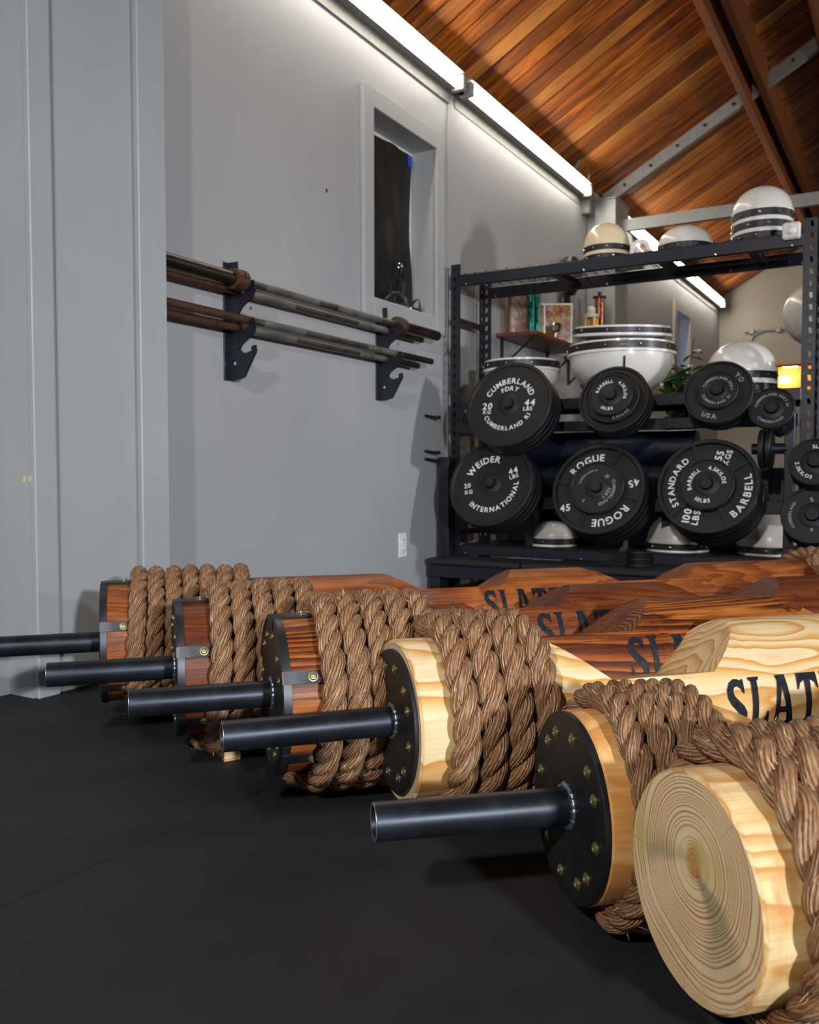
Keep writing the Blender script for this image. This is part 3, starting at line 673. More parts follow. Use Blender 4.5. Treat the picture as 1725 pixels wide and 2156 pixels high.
def make_log(E, ang, R, L, wood_m, end_m, roll, hfrac, notch, m, rope_p, label, handle=.28, plate=1.0, straps=False, text=None, bolts=12, right=False, seed=0):
    a = radians(ang-30.1); t = thing('strongman_log', E, label, 'log', rot=(0, 0, pi/2-a))
    log_body(t, R, L, roll, hfrac, notch, m, [wood_m, end_m], seed)
    ends = [0]
    if handle:
        for side in ((0, 1) if right else (0,)):
            sx = (lambda q: q) if side == 0 else (lambda q: L-q)
            G = lambda p, q, c: (sx(-c), p, q)
            Rp = R*plate
            MB().lathe([(0, -.001), (Rp, -.001), (Rp+.0005, .0), (Rp+.0005, .006), (Rp-.001, .0075), (0, .0075)], 96, G).build('end_plate', M['plate'], t)
            if side == 0:
                MB().lathe([(.0255, .004), (.0255, handle-.001), (.0245, handle), (.0215, handle), (.021, handle-.001), (.021, .02)], 40, G).build('sleeve_pipe', M['pipe'], t)
                MB().lathe([(.0212, handle+.0002), (.0250, handle+.0002), (.0253, handle-.0012), (.0212, handle-.001)], 40, G, closed=True).build('pipe_edge', M['strapb'], t)
                MB().lathe([(.0, .02), (.0205, .02)], 24, G).build('pipe_bore', M['dark'], t)
                wv = []; wf = []; nn = 72
                for i in range(nn):
                    an = 2*pi*i/nn; jj = .0009*sin(i*2.2)+.0006*sin(i*5.1)
                    for k in range(8):
                        bb = 2*pi*k/8; rr = .027+(.0048+jj)*cos(bb); wv.append(G(rr*cos(an), rr*sin(an), .0075+(.0042+jj)*sin(bb)))
                for i in range(nn):
                    for k in range(8): wf.append((i*8+k, ((i+1) % nn)*8+k, ((i+1) % nn)*8+(k+1) % 8, i*8+(k+1) % 8))
                MB().add(wv, wf).build('weld_bead', M['weld'], t, 80)
                for i in range(bolts):
                    an = 2*pi*(i+.35)/bolts+.09*sin(i*2.1); q = .78*Rp
                    link('bolt', BOLT, t, (-.0073, q*cos(an), q*sin(an)), XR)
                if straps:
                    MB().lathe([(R+.0045, -.008), (R+.0050, .0065), (R+.003, .009), (R-.004, .009), (R-.004, .0065)], 96, G).build('plate_rim', M['strap'], t)
                    for i in range(6):
                        e = radians(23+60*i); hw = .011
                        sv = []; sf = []
                        prof = [(.009, R*.86), (.0105, R*.97), (.0085, R+.006), (0, R+.008), (-.062, R+.0075), (-.067, R+.005)]
                        prof2 = [(.0075, R*.86), (.0075, R*.97), (.005, R+.003), (0, R+.004), (-.06, R+.0045), (-.066, R+.003)]
                        for (px_, pr) in prof+prof2[::-1]:
                            for sgn in (-1, 1):
                                ee = e+sgn*hw/R; sv.append((-px_, -pr*cos(ee), pr*sin(ee)))
                        n_ = len(prof)*2
                        for k in range(n_): k2 = (k+1) % n_; sf.append((2*k, 2*k+1, 2*k2+1, 2*k2))
                        sf.append(tuple(2*k for k in range(n_))); sf.append(tuple(2*k+1 for k in range(n_-1, -1, -1)))
                        so = MB().add(sv, sf).build('strap', M['strap'], t, 40)
                        link('bolt', BOLT, so, (.047, -(R+.0075)*cos(e), (R+.0075)*sin(e)), (pi/2-0, 0, 0) if False else Vector((0, -cos(e), sin(e))).to_track_quat('Z', 'X').to_euler())
    r, x0, wraps, step, lobes, nseg, a0, tail = rope_p
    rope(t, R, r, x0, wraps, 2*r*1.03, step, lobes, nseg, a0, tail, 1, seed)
    if right: rope(t, R, r, L-x0-2*r, wraps-.4, 2*r*1.03, max(step*1.6, .010), lobes, max(14, nseg//2), a0, 0, -1, seed+50)
    if text: brand('SLATER', R*1.004, text[0], text[1], text[2], t, text[3])
    # staples through the rope
    return t
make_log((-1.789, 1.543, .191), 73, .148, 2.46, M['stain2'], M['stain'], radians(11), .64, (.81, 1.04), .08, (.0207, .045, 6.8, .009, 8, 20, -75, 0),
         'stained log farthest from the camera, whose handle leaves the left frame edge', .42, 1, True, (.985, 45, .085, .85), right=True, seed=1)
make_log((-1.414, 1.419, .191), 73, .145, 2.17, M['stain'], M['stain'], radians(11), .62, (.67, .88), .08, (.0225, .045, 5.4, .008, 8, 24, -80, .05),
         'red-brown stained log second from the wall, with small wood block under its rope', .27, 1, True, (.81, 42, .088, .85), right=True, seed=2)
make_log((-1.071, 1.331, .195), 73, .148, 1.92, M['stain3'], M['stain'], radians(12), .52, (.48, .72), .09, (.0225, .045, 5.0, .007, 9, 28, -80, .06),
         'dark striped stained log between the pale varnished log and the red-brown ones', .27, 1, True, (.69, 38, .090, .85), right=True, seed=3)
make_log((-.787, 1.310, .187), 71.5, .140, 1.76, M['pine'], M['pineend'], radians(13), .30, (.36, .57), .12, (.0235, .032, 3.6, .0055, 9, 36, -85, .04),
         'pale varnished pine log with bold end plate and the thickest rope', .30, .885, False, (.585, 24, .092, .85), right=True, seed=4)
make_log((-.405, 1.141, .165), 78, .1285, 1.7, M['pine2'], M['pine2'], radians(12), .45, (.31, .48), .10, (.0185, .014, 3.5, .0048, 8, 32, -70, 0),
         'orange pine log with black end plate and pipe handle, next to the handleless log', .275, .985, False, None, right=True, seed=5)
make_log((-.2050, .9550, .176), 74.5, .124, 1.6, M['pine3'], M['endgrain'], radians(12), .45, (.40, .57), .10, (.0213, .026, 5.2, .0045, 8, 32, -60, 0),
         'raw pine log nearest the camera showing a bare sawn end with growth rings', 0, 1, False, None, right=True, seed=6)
# chocks
tag(MB().box((-.018, -.04, 0), (.018, .04, .022), .001).build('wood_block', M['pine'], None, 0, loc=(-1.305, 1.455, 0), rot=(0, 0, 1.0)), 'small pale wooden block on the floor beneath the rope of the second log', 'block')

# ---------------------------------------------------------------- shelving rack
RY0, RY1, RXL, RXR, RT = 4.14, 4.533, -2.15, -.405, 1.70
rk = thing('shelving_rack', (RXL, RY0, 0), 'tall navy black steel shelving rack against the left wall', 'rack')
def post(x, y, sx, sy, h, parent, wd=.042):
    """angle post with a column of slots in each leaf"""
    mb = MB(); P = .05; n = int(h/P)
    for leaf in (0, 1):
        for i in range(n):
            z = i*P
            def pt(u, zz, t=0):
                return (x+sx*u, y+sy*t, zz) if leaf == 0 else (x+sx*t, y+sy*u, zz)
            u0, u1, a, b = .014, .026, z+.013, z+.037
            for t in (0, .003):
                o = [pt(0, z, t), pt(wd, z, t), pt(wd, z+P, t), pt(0, z+P, t)]
                q = [pt(u0, a, t), pt(u1, a, t), pt(u1+.003, b, t), pt(u0+.003, b, t)]
                mb.add(o+q, [(0, 1, 5, 4), (1, 2, 6, 5), (2, 3, 7, 6), (3, 0, 4, 7)])
    mb.build('upright_post', M['navy'], parent, 0)
W_ = RXR-RXL; D_ = RY1-RY0
for x, sx in ((0, 1), (W_, -1)):
    post(x, 0, sx, 1, RT, rk, .055); post(x, D_, sx, -1, RT, rk, .05)
    for z in (1.42, .85, .3): MB().box((x+sx*.004, .04, z-.015), (x+sx*.024, D_-.04, z+.015), .002).build('side_brace', M['navy'], rk, 0)
for z, hgt in ((1.645, .06), (.985, .055), (.24, .05)):
    for y0 in (.0, D_-.028):
        b = MB().box((.05, y0-.002 if y0 == 0 else y0, z-hgt), (W_-.05, y0+.028, z), .004).build('shelf_beam', M['navy'], rk, 0)
        for x in (.09, .72, 1.33, W_-.1): MB().lathe([(.006, 0), (.005, .004), (0, .005)], 8, lambda a, b_, c, x=x, y0=y0, z=z, hgt=hgt: (x+a, y0-.002-c, z-hgt+.008+b_)).build('rivet', M['bright'], b)
for xx in (.52, 1.05, 1.45): MB().box((xx, .026, 1.60), (xx+.045, D_-.026, 1.632), .002).build('cross_support', M['navy'], rk, 0)
# wire deck (top), board (middle)
mb = MB()
for i in range(10): mb.tube([(.06, .04+i*(D_-.08)/9, 1.648), (W_-.06, .04+i*(D_-.08)/9, 1.648)], .0022, 5)
for i in range(28): mb.tube([(.07+i*(W_-.14)/27, .01, 1.652), (.07+i*(W_-.14)/27, D_-.01, 1.652)], .0022, 5)
mb.build('wire_deck', M['blackpaint'], rk)['kind'] = 'stuff'
MB().box((.05, .03, .968), (W_-.05, D_-.03, .988), .002).build('shelf_board', M['shelfw'], rk, 0)
MB().box((.05, .03, .225), (W_-.05, D_-.03, .243), .002).build('shelf_board', M['blackpaint'], rk, 0)
# second bay, mostly outside the frame
rk2 = thing('shelving_rack', (RXR+.012, RY0, 0), 'navy black rack bay cut by the right frame edge', 'rack')
for x, sx in ((0, 1), (.9, -1)):
    post(x, 0, sx, 1, 1.70, rk2, .05); post(x, D_, sx, -1, 1.70, rk2, .05)
for z in (.985,):
    for y0 in (.0, D_-.028): MB().box((.05, y0, z-.055), (.85, y0+.028, z), .004).build('shelf_beam', M['navy'], rk2, 0)
    MB().box((.05, .03, .968), (.85, D_-.03, .988), .002).build('shelf_board', M['shelfw'], rk2, 0)
se = thing('motion_sensor', (-.505, RY0-.003, 1.65), 'small white square motion sensor with domed lens on the right end of the top beam', 'sensor')
MB().box((-.036, -.028, -.036), (.036, 0, .036), .008).build('sensor_case', M['plastic'], se, 0)
MB().lathe([(.022, .026), (.020, .034), (.012, .041), (0, .043)], 20, lambda a, b, c: (a, -c, b)).build('lens', M['mould'], se)

# ---------------------------------------------------------------- plate stand in front of the rack
ps = thing('plate_stand', (-2.15, 3.93, 0), 'black weight plate stand with long pegs in front of the shelving rack', 'stand')
px0 = -2.15; py0 = 3.93
def rel(p): return (p[0]-px0, p[1]-py0, p[2])
def pbox(name, a, b, m='navy'): return MB().box(rel(a), rel(b), .003).build(name, M[m], ps, 0)
pbox('side_post', (-2.17, 4.04, 0), (-2.11, 4.10, .70)); pbox('side_post', (-.50, 3.98, 0), (-.46, 4.02, .87))
pbox('base_rail', (-2.17, 3.93, .09), (-.44, 3.97, .155)); pbox('base_rail', (-2.17, 4.06, .10), (-.46, 4.10, .155))
pbox('foot', (-2.17, 3.94, 0), (-2.11, 4.10, .09)); pbox('foot', (-.50, 3.94, 0), (-.44, 4.10, .09))
pbox('peg_beam', (-2.11, 4.06, .44), (-.46, 4.10, .50)); pbox('peg_beam', (-2.09, 4.105, .82), (-.46, 4.135, .87))
for x0, x1 in ((-2.16, -1.66), (-1.65, -.85), (-.84, -.5)):
    tag(MB().box((x0, 3.90, .158), (x1, 4.12, .188), .008).build('rubber_pad', M['rubber'], None, 0), {-2.16: 'short black rubber pad on the left end of the plate stand base', -1.65: 'long black rubber pad in the middle of the plate stand base', -.84: 'black rubber pad on the right end of the plate stand base'}[x0], 'mat')
for z in (.72, .68, .90): MB().box(rel((-2.17, 4.0, z)), rel((-2.155, 4.04, z+.012)), .002).tube([rel((-2.16, 4.04, z)), rel((-2.19, 3.94, z+.01))], .007, 8).build('side_pin', M['blackpaint'], ps)
TILT = radians(20); AX = Vector((0, -cos(TILT), sin(TILT)))
def plate_geo(d, th, kind='plain'):
    R = d/2; hub = min(.045, R*.45)
    if kind == 'deep':
        pr = [(.025, 0), (R*.97, 0), (R, .004), (R, th-.004), (R-.004, th), (R*.92, th), (R*.90, th-.016), (R*.55, th-.016), (R*.52, th-.004), (.03, th-.004), (.026, th-.006), (.025, th-.01)]
    else:
        pr = [(.025, 0), (R*.96, 0), (R, .004), (R, th-.003), (R-.003, th), (R*.93, th), (R*.905, th-.006), (hub+.008, th-.006), (hub, th-.001), (.030, th), (.026, th-.002), (.025, th-.008)]
    return MB().lathe(pr, 56, closed=True)
PM = {}
def plate(pos, d, th, label, texts=None, kind='plain', faint=False, spin=0, group=None):
    t = thing('weight_plate', pos, label, 'weight plate', rot=(pi/2-TILT, 0, 0), group=group)
    key = (d, th, kind)
    if key not in PM: PM[key] = plate_geo(d, th, kind).mesh('plate_disc', M['iron'])
    link('plate_disc', PM[key], t)
    if kind == 'deep':
        R = d/2
        for a in ((65, 170, 250, 345) if 'marked 45' in label else (35, 112, 224, 300)): 
            ca, sa = cos(radians(a+spin)), sin(radians(a+spin)); q = []
            for rr, ss in ((R*.5, -.006), (R*.93, -.006), (R*.93, .006), (R*.5, .006)): q.append((rr*ca-ss*sa, rr*sa+ss*ca))
            MB().prism(q, th-.018, th-.004).build('spoke', M['iron'], t, 0)
    if texts:
        R = d/2
        zl = th-.0050 if kind != 'deep' else th-.0150
        for tx in texts:
            mb = MB(); big = 1.06
            if tx[0] == 'arc': arc_text(mb, tx[1], tx[2]*R, tx[3], tx[4]*R*big, tx[5], zl)
            else: flat_text(mb, tx[1], tx[2]*R, tx[3]*R, tx[4]*R*big, tx[5], zl)
            mb.build('lettering', M['faint' if faint else 'wht'], t, 0)
    return t
def stack(name, x, z, front, behind, y=3.85):
    """front plate centre on the plane y; the others sit behind it down the sloping peg"""
    c = Vector((x, y, z)); back = 0
    for i, a in enumerate(front): back += a[1]; plate(c-AX*back, *(list(a)+[None, 'plain', False][len(a)-3:] if len(a) < 6 else a), group='plates on the '+name)
    for k, (d, th, kind) in enumerate(behind):
        back += th+.001
        plate(c-AX*back, d, th, ['second', 'third', 'fourth', 'fifth', 'sixth'][k+len(front)-1]+' plate from the front on the '+name+', plain black', None, kind, group='plates on the '+name)
    p0 = c+AX*.012; p1 = c-AX*(max(back, .28)+.02)
    if p1.y > 4.1: p1 = c-AX*((4.1-y)/cos(TILT))
    MB().tube([rel(p0), rel(p1)], .0235, 20).tube([rel(p0+AX*.001), rel(p0-AX*.006)], .017, 16).build('peg', M['navy'], ps)
    MB().tube([rel(p0+AX*.0015), rel(p0+AX*.002)], .014, 16).build('peg_bore', M['dark'], ps)
A = 'arc'; Fl = 'flat'
C_BIG = [(A, 'CUMBERLAND', .50, 90, .17, True), (A, 'FDRY', .33, 92, .14, True), (Fl, '20', -.50, -.03, .20, 0), (Fl, 'KG', -.49, -.17, .12, 0), (Fl, '44', .50, .02, .20, 0), (Fl, 'LBS', .47, -.12, .12, 0), (A, 'CUMBERLAND RI', .52, 272, .13, False)]
stack('upper left peg', -1.695, .944, [(.43, .034, 'large front plate lettered 20 KG, 44 LBS on the upper left peg', C_BIG)], [(.43, .034, 'plain')]*3+[(.36, .03, 'plain')])
stack('upper second peg', -1.204, .967, [(.20, .022, 'small black 4.5 KILOS, 10 LBS plate in front on the upper second peg', [(A, 'BARBELL', .58, 128, .19, True), (A, '4.5KILOS', .60, 22, .19, True), (A, '10LBS', .60, 262, .19, False)]),
    (.25, .024, 'medium black plate just behind the small front plate on the upper second peg', [(A, '2.3KILOS', .78, 300, .13, False)], 'plain', True)], [(.32, .03, 'plain')]*3+[(.28, .03, 'plain')])
stack('upper third peg', -.749, .966, [(.17, .02, 'small black plate with worn ring lettering in front on the upper third peg', [(A, 'CUMBERLAND FDRY', .62, 80, .17, True), (A, 'CUMBERLAND RI', .62, 265, .17, False)], 'plain', True),
    (.285, .034, 'black plate lettered USA behind the small plate on the upper third peg', [(A, 'USA', .70, 255, .19, False), (A, 'YO', .66, 38, .19, True)], 'plain', True)], [(.275, .03, 'plain')]*2+[(.25, .03, 'plain')])
stack('short peg on the right stand post', -.535, .884, [(.18, .02, 'small black plate with ring lettering on top of the right stand post', [(A, 'CUMBERLAND FDRY RI', .62, 90, .15, True), (A, 'CUMBERLAND', .62, 268, .15, False)], 'plain', True)], [(.17, .02, 'plain')])
stack('lower left peg', -1.787, .570, [(.43, .034, 'large front plate lettered INTERNATIONAL along its lower edge, on the lower left peg', [(A, 'WEIDER', .50, 118, .20, True), (Fl, '44', .50, .30, .18, 20), (Fl, 'LBS', .54, .17, .12, 20), (A, 'INTERNATIONAL', .56, 297, .15, False), (Fl, '20', -.56, -.06, .14, 10), (Fl, 'KG', -.50, -.21, .12, 10)])], [(.43, .034, 'plain')]*3+[(.40, .03, 'plain')])
stack('lower middle peg', -1.265, .556, [(.25, .022, 'medium black plate with faint small lettering in front on the lower middle peg', [(A, 'CUMBERLAND', .60, 335, .15, True), (A, 'FDRY', .42, 330, .15, True), (Fl, '10', .35, .42, .17, 30), (A, 'CUMBERLAND RI', .62, 130, .09, True), (Fl, '2', -.42, -.52, .15, 150)], 'plain', True),
    (.43, .045, 'large deep dish plate marked 45 behind the faint medium plate, lower middle peg', [(A, 'ROGUE', .66, 298, .21, True), (A, 'ROGUE', .64, 118, .20, True), (Fl, '45', -.68, -.42, .2, 10), (Fl, '45', .74, .15, .2, 200)], 'deep')], [(.43, .045, 'deep')]*3)
stack('lower right peg', -.787, .574, [(.23, .024, 'medium black 4.5 KILOS, 10 LBS plate in front on the lower right peg', [(A, 'BARBELL', .55, 160, .19, True), (A, '4.5KILOS', .56, 45, .19, True), (A, '10LBS', .58, 262, .19, False)]),
    (.425, .05, 'large deep dish plate lettered 100 LBS on the lower right peg', [(A, 'STANDARD', .66, 172, .17, True), (A, 'BARBELL', .70, 345, .19, False), (Fl, '55', .17, .66, .19, 75), (Fl, 'KGS', .33, .62, .15, 75), (Fl, '100', -.36, -.62, .2, 82), (Fl, 'LBS', -.18, -.66, .17, 82)], 'deep')], [(.425, .05, 'deep')]*3)
stack('upper peg at the right frame edge', -.37, .665, [(.20, .022, 'small black plate lettered 5 LBS 2.3 KILOS cut by the right frame edge', [(A, '5LBS', .58, 80, .19, True), (A, '2.3KILOS', .58, 222, .19, False)])], [(.20, .022, 'plain')]*3)
stack('lower peg at the right frame edge', -.375, .452, [(.24, .024, 'black plate with numeral 5 lettering cut by the right frame edge', [(A, 'CUMBERLAND', .66, 180, .12, True), (Fl, '5', -.05, .55, .2, 20), (Fl, '=', .0, -.5, .2, 90)], 'plain', True)], [(.24, .024, 'plain')]*2)
# edge-on plates hung on the side of the right post
for i in range(2):
    t = thing('weight_plate', (-.548-.028*i, 4.0, .72), ['small plate hung edge-on beside the right stand post, closest to it', 'small plate hung edge-on beside the right stand post, outer one'][i], 'weight plate', rot=(0, -pi/2, 0))
    link('plate_disc', plate_geo(.165, .022).mesh('plate_disc', M['iron']), t)
MB().tube([rel((-.49, 4.0, .72)), rel((-.63, 4.0, .72))], .023, 16).build('peg', M['navy'], ps)
# small discs piled on the base, grey drum
for k in range(5):
    tag(MB().lathe([(.014, 0), (.055-.004*(k % 2), .0), (.058-.004*(k % 2), .006), (.055, .014), (.014, .014)], 28, closed=True).build('small_plate', M['iron'], None, loc=(-1.12+.004*(k % 2), 4.03, .1885+k*.0145)), ['lowest', 'second lowest', 'middle', 'second highest', 'topmost'][k]+' small black plate of the low pile between the lower right stacks', 'weight plate', 'change plates piled on the stand base')
for k in range(2):
    tag(MB().lathe([(.014, 0), (.092, .0), (.096, .006), (.092, .014), (.014, .014)], 32, closed=True).build('small_plate', M['iron'], None, loc=(-.66, 4.03, .1885+k*.0145)), ['bottom', 'top'][k]+' black plate of two lying flat right of the 100 LBS stack', 'weight plate', 'flat change plates at the right of the base')
# rolls stored behind
for i, (z, x0, x1, r) in enumerate(((.74, -1.86, -.93, .085), (.60, -1.80, -.88, .07))):
    t = thing('foam_roll', ((x0+x1)/2, 4.34, z), ['dark navy padded roll behind the plates, upper one', 'dark navy padded roll behind the plates, lower one'][i], 'roll'); hl = (x1-x0)/2
    MB().lathe([(.02, -hl), (r-.01, -hl), (r, -hl+.01), (r, hl-.01), (r-.01, hl), (.02, hl)], 28, lambda a, b, c: (c, a, b), closed=True).build('roll_cover', M['navyroll'], t)
    MB().lathe([(.012, -hl-.015), (.02, -hl-.015), (.02, hl+.015), (.012, hl+.015)], 16, lambda a, b, c: (c, a, b), closed=True).build('core', M['blackpaint'], t)
for i, (x0, x1) in enumerate(((-2.04, -1.33), (-1.30, -.52))):  # black panels added to darken the view through the low shelf
    t = thing('dark_backdrop', (x0, 4.470, .243), ['added black backdrop panel at the back of the low shelf, left', 'added black backdrop panel at the back of the low shelf, right'][i], 'mat')
    for k in range(2): MB().box((0, .022*k, 0), (x1-x0, .022*k+.020, .40), .006).build('backdrop_panel', M['blackpaint'], t, 0)
tr_ = thing('roll_cradle', (-1.4, 4.34, .243), 'black steel cradle carrying the padded rolls on the low shelf', 'cradle')
for x in (-.35, .35): MB().box((x-.02, -.10, 0), (x+.02, .10, .30), .003).build('upright', M['blackpaint'], tr_, 0)

# ---------------------------------------------------------------- stone moulds (half shells with bolted flange bands)
def mould(loc, d, label, up=True, bands=1, m='mould', rot=(0, 0, 0), squash=1.0, neck=.0, hgt=None, bw=.030, gap=.020, mark=False):
    t = thing('stone_mould', loc, label, 'mould', rot=rot); R = d/2; s = 1 if up else -1
    H = bands*(bw+gap)
    base = 0 if up else 0
    prof = []
    # skirt with bands then dome. height measured from the rim, dome upwards
    for a in range(0, 15):
        e = radians(a*90/14); prof.append((R*.97*cos(e), H+R*.97*squash*sin(e)))
    skirt = [(R*.97, 0.0)]
    prof = skirt+prof
    inner = [(max(0, r-.005), h-(.005 if i > 1 else 0)) for i, (r, h) in enumerate(prof)]
    full = prof+inner[::-1]
    full = [(max(r, .0), h) for r, h in full]
    zb = 0 if up else H+R*.97*squash
    fn = (lambda a, b, c: (a, b, c)) if up else (lambda a, b, c: (a, -b, zb-c))
    MB().lathe(full, 48, fn).build('shell', M[m], t, 40)
    for k in range(bands):
        h0 = k*(bw+gap)+(0 if bands > 1 else gap*.5)
        b = MB().lathe([(R*.965, h0), (R*1.0, h0), (R*1.0, h0+bw), (R*.965, h0+bw)], 48, fn, closed=True).build('flange_band', M['band'], t)
        MB().lathe([(R*.96, h0+bw), (R*1.01, h0+bw), (R*1.015, h0+bw+.006), (R*1.01, h0+bw+.013), (R*.96, h0+bw+.013)], 48, fn).build('flange_lip', M[m], t)
        for i in range(10):
            an = 2*pi*i/10+.3+k*.35; c = cos(an); s_ = sin(an)
            q = fn(R*1.0*c, R*1.0*s_, h0+bw*.5)
            MB().lathe([(.006, 0), (.006, .004), (.003, .007), (0, .007)], 8, lambda a, b2, cc, q=q: (a, b2, cc)).build('bolt', M['bright'], b, loc=q, rot=Vector((q[0], q[1], 0)).to_track_quat('Z', 'X').to_euler())
    return t, fn
SH = 1.656
mould((-1.38, 4.33, SH), .225, 'cream dome mould with two black bands on the top shelf, below the emergency light', True, 2, 'cream', squash=.95, bw=.028, gap=.018)
mould((-1.005, 4.36, SH), .255, 'plain white dome mould in the middle of the top shelf', True, 1, squash=.72)
mould((-.655, 4.33, SH), .262, 'white dome mould with three black bands at the right end of the top shelf', True, 3, squash=.85, bw=.032, gap=.018)
mould((-1.83, 4.33, .99), .40, 'white bowl shaped mould with one band behind the upper left plate', False, 1, squash=.80, bw=.035)
bigm, fnb = mould((-1.30, 4.33, .99), .52, 'largest white bowl mould with short black mark, behind the upper second plate stack', False, 1, squash=.80, bw=.035)
# black stripe and faint marks on its front
an = radians(-70)
for (w2, z0, z1, nm, mm) in ((.009, .10, .175, 'stripe_mark', 'band'),):
    vs = []; 
    for i in range(7):
        zz = z0+(z1-z0)*i/6; R = .26*.97; H = .055; zb = H+R*.80; hh = (zb-zz-H)/(R*.80); rr = R*sqrt(max(0, 1-hh*hh))+.0012
        for sg in (-1, 1): a2 = an+sg*w2/R*.6; vs.append((rr*cos(a2), rr*sin(a2), zz))
    MB().add(vs, [(2*i, 2*i+1, 2*i+3, 2*i+2) for i in range(6)]).build(nm, M[mm], bigm, 0)
mb = MB()
for row, (s, zz) in enumerate((('20 IN', .243), ('300LB', .223))):
    ws = sum(glyph(c)[2] for c in s)+.12*len(s); x = -ws/2
    for c in s:
        v, f, wd = glyph(c); szz = .014
        mb.add([((.262)*cos(an+(x+p[0])*szz/.26), .262*sin(an+(x+p[0])*szz/.26), zz+p[1]*szz) for p in v], f); x += wd+.12
mb.build('faint_marks', M['faint'], bigm, 0)
mould((-1.30, 4.33, 1.262), .47, 'shallow white mould nested tilted inside the largest bowl', False, 1, squash=.12, rot=(radians(5), radians(3), 0), bw=.026)
mould((-.735, 4.33, .99), .31, 'white dome mould with two black bands standing behind the third upper stack', True, 2, squash=.85, bw=.032, gap=.022)
mould((-.21, 4.36, .99), .40, 'white bowl mould low in the right hand rack bay', False, 1, squash=.55)
gb = thing('globe_stand', (-.475, 4.95, 0), 'white globe on a dark pole behind the right rack post', 'globe')
MB().lathe([(0, 1.26)]+[(.165*sin(radians(a)), 1.425-.165*cos(radians(a))) for a in range(8, 180, 8)]+[(0, 1.59)], 40).build('globe', M['mould'], gb)
MB().lathe([(.13, 0), (.13, .02), (.018, .03), (.018, 1.24), (.05, 1.27), (.05, 1.285)], 24).build('pole', M['blackpaint'], gb)
mould((-1.02, 4.36, .243), .30, 'white dome mould on the low shelf between the lower middle and right stacks', True, 1, squash=.9)
mould((-.60, 4.38, .243), .30, 'white dome mould on the low shelf beside the right stand post', True, 1, squash=1.0)
mould((-1.66, 4.36, .243), .26, 'grey shadowed mould on the low shelf between the lower left and middle stacks', True, 1, squash=.6)

# ---------------------------------------------------------------- wall shelves and trophies
def wshelf(y0, y1, z, label, dep=.26):
    t = thing('wall_shelf', (WX, y0, z), label, 'shelf')
    MB().box((.006, 0, -.024), (dep, y1-y0, 0), .003).build('shelf_board', M['shelfw'], t, 0)
    for yy in (.06, y1-y0-.08):
        MB().box((.006, yy, -.20), (.02, yy+.02, -.024)).tube([(.015, yy+.01, -.19), (dep-.05, yy+.01, -.03)], .007, 8).build('shelf_bracket', M['blackpaint'], t, 0)
    return t
SZ = 1.44
wshelf(4.80, 5.68, SZ, 'dark red wooden wall shelf with pictures and trophies seen through the rack')
wshelf(5.95, 6.38, SZ, 'short dark wall shelf carrying the gold and copper trophies')
def art(name, c1, c2, c3):
    t = NT(name); o = t.obj(); n = t.noise(o, 22, 2, .5); n2 = t.noise(o, 14, 2)
    t.out(t.mix(t.ramp(n2, [(.55, 0), (.6, 1)]), t.ramp(n, [(.4, c1), (.5, c2), (.62, c3)]), c2), .35); return t.m
def frame(loc, rot, w_, h_, m, label, fm='shelfw'):
    t = thing('picture_frame', loc, label, 'picture', rot=rot); b = .012
    MB().box((0, 0, 0), (.012, b, h_)).box((0, w_-b, 0), (.012, w_, h_)).box((0, b, 0), (.012, w_-b, b)).box((0, b, h_-b), (.012, w_-b, h_)).build('frame', M[fm], t, 0)
    MB().box((.001, b, b), (.008, w_-b, h_-b)).build('print', m, t, 0)
A1 = art('faded team print', (.30, .27, .22), (.22, .08, .05), (.36, .31, .25)); A2 = art('yellow poster print', (.36, .28, .04), (.38, .06, .05), (.42, .38, .34))
frame((WX+.06, 4.86, SZ+.001), (0, 0, radians(-38)), .17, .25, A1, 'brown framed picture leaning at the left end of the trophy shelf')
frame((WX+.04, 5.08, SZ+.001), (0, 0, radians(-50)), .16, .22, A2, 'small bright picture half hidden behind the green trophy', 'plastic')
frame((WX+.08, 5.32, SZ+.001), (0, 0, radians(-62)), .20, .25, A2, 'yellow and red poster picture right of the green trophy', 'plastic')
for i, (cc, hh) in enumerate((((.7, .7, .68), .235), ((.45, .2, .35), .225), ((.2, .35, .5), .21))):
    t = thing('book', (WX+.03, 5.50+i*.032, SZ+.001), ['thick white spined book standing right of the poster picture', 'purple book standing between the white and blue books', 'blue book last in the shelf row'][i], 'book')
    MB().box((0, 0, 0), (.16, .028, hh), .002).build('cover', mat('book cover %d' % i, cc, .5), t, 0); MB().box((.004, .004, .004), (.156, .024, hh+.0005)).build('pages', M['plastic'], t, 0)
tp = thing('trophy', (WX+.17, 4.98, SZ+.001), 'twin column green foil trophy on white bases', 'trophy')
MB().box((-.05, -.08, 0), (.05, .10, .015), .002).build('base', M['plastic'], tp, 0)
for yy in (-.04, .055): MB().lathe([(.021, .015), (.021, .27)], 16, lambda a, b, c, yy=yy: (a, yy+b, c)).build('column', M['green'], tp)
MB().box((-.045, -.08, .27), (.045, .10, .285), .002).build('top_plate', M['plastic'], tp, 0)
MB().lathe([(.0, .285), (.02, .285), (.008, .30), (.014, .33), (.022, .36), (.0, .37)], 14, lambda a, b, c: (a, b+.01, c)).build('figure', M['chrome'], tp)
cu_ = thing('trophy_cup', (WX+.20, 5.26, SZ+.001), 'small crumpled looking silver cup in front of the poster picture', 'trophy')
MB().lathe([(.03, 0), (.03, .008), (.01, .02), (.012, .04), (.035, .06), (.042, .09), (.036, .105), (.030, .09)], 18).build('bowl', M['chrome'], cu_)
gt = thing('trophy', (WX+.15, 6.10, SZ+.001), 'gold column trophy topped by a white ball', 'trophy')
MB().box((-.05, -.05, 0), (.05, .05, .02), .003).build('base', M['plastic'], gt, 0)
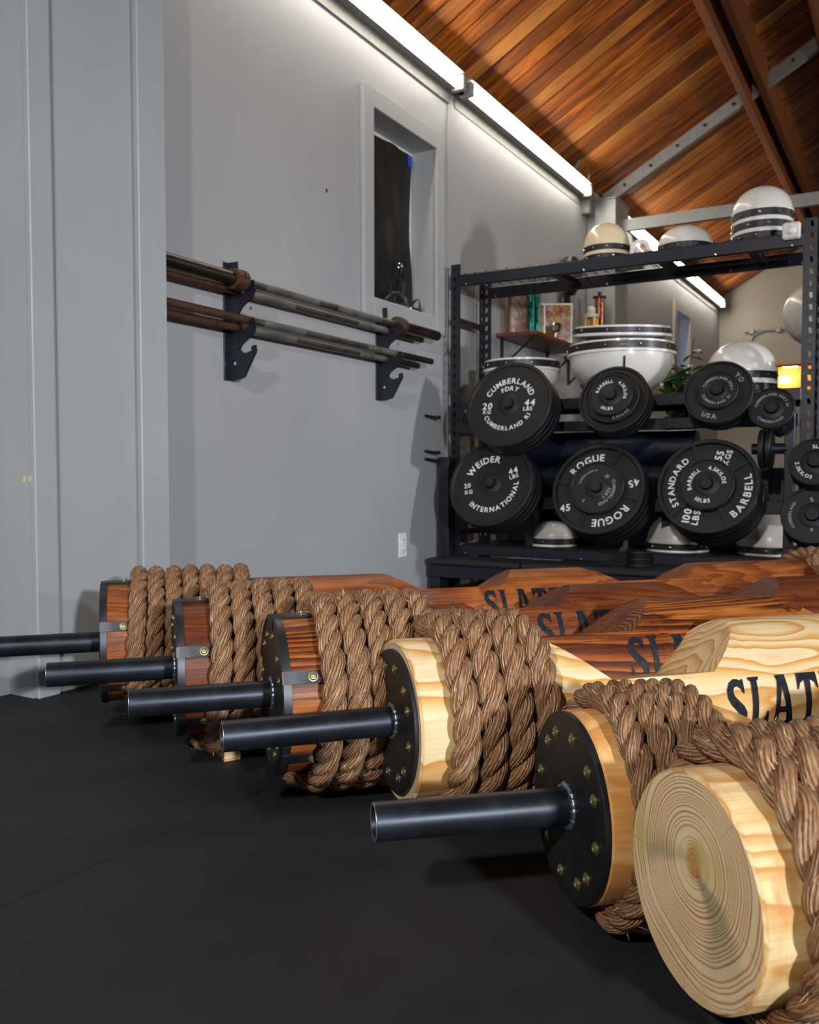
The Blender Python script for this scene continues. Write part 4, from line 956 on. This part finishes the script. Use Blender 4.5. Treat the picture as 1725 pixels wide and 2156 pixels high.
for dx, dy in ((-.03, -.03), (.03, -.03), (.03, .03), (-.03, .03)): MB().lathe([(.011, .02), (.011, .27)], 12, lambda a, b, c, dx=dx, dy=dy: (dx+a, dy+b, c)).build('column', M['gold'], gt)
MB().lathe([(.056, .27), (.056, .29), (.05, .295)], 20).build('top_plate', M['plastic'], gt); MB().lathe([(0, .290)]+[(.032*sin(radians(a)), .325-.032*cos(radians(a))) for a in range(10, 180, 17)]+[(0, .357)], 16).build('ball', M['mould'], gt)
ct = thing('trophy', (WX+.15, 6.28, SZ+.001), 'tall copper foil column trophy beside the steel post', 'trophy')
MB().box((-.05, -.05, 0), (.05, .05, .02), .003).build('base', M['plastic'], ct, 0); MB().lathe([(.034, .02), (.034, .44)], 18).build('column', M['copper'], ct)
MB().lathe([(.048, .44), (.048, .452), (.012, .455), (.012, .47), (.016, .48), (0, .49)], 18).build('top_plate', M['blackpaint'], ct)
cp = thing('hanging_cap', (WX+.02, 5.90, 1.97), 'black cap hanging on the wall above the trophy shelves', 'cap')
MB().lathe([(0, .14), (.05, .13), (.085, .09), (.095, .03), (.09, -.02), (.06, -.08), (.035, -.12), (0, -.13)], 20, lambda a, b, c: (max(.0, b*.8+.05), a*1.1, c-.0)).build('crown', M['black'], cp)
MB().prism([(-.08, -.04), (-.02, -.07), (.02, -.2), (-.01, -.235), (-.07, -.22), (-.10, -.12)], .03, .045, lambda a, b, c: (c, a, b)).build('visor', M['black'], cp, 0)
MB().box((-.02, -.30, -.10), (-.005, -.25, .02), .002).build('strap', M['blackpaint'], cp, 0)

# ---------------------------------------------------------------- potted plant behind the rack
pl = thing('potted_plant', (-1.47, 6.30, 0), 'leafy green plant standing behind the rack by the far blue window', 'plant')
MB().lathe([(.12, 0), (.16, .30), (.175, .30), (.175, .34), (.155, .34), (.15, .31), (0, .31)], 28).build('pot', M['pot'], pl)
lv = [(0, 0, 0), (.018, .012, .004), (.024, .035, .006), (.015, .062, .002), (0, .082, -.008), (-.015, .062, .002), (-.024, .035, .006), (-.018, .012, .004), (0, .035, -.002)]
leafm = MB().add(lv, [(0, 1, 8), (1, 2, 8), (2, 3, 8), (3, 4, 8), (4, 5, 8), (5, 6, 8), (6, 7, 8), (7, 0, 8)]).mesh('leaf', M['leaf'], 60)
rl = random.Random(3)
for i in range(9):
    bx, by = rl.uniform(-.16, .16), rl.uniform(-.15, .15); hh = rl.uniform(1.05, 1.58); pts = [(bx*.2*(k/6)+bx*(k/6)**2*.9, by*(k/6)**1.5, .3+(hh-.3)*k/6) for k in range(7)]
    MB().tube(pts, [.008-.0009*k for k in range(7)], 6).build('stem', M['stem'], pl)
    for k in range(26):
        s = rl.uniform(.35, 1); q = s*6; a = int(min(5, q)); p = Vector(pts[a]).lerp(Vector(pts[a+1]), q-a); sc = rl.uniform(.9, 1.7)
        o = link('leaf', leafm, pl, p, (rl.uniform(-.7, .6), rl.uniform(-.5, .5), rl.uniform(0, 6.28))); o.scale = (sc, sc, sc)
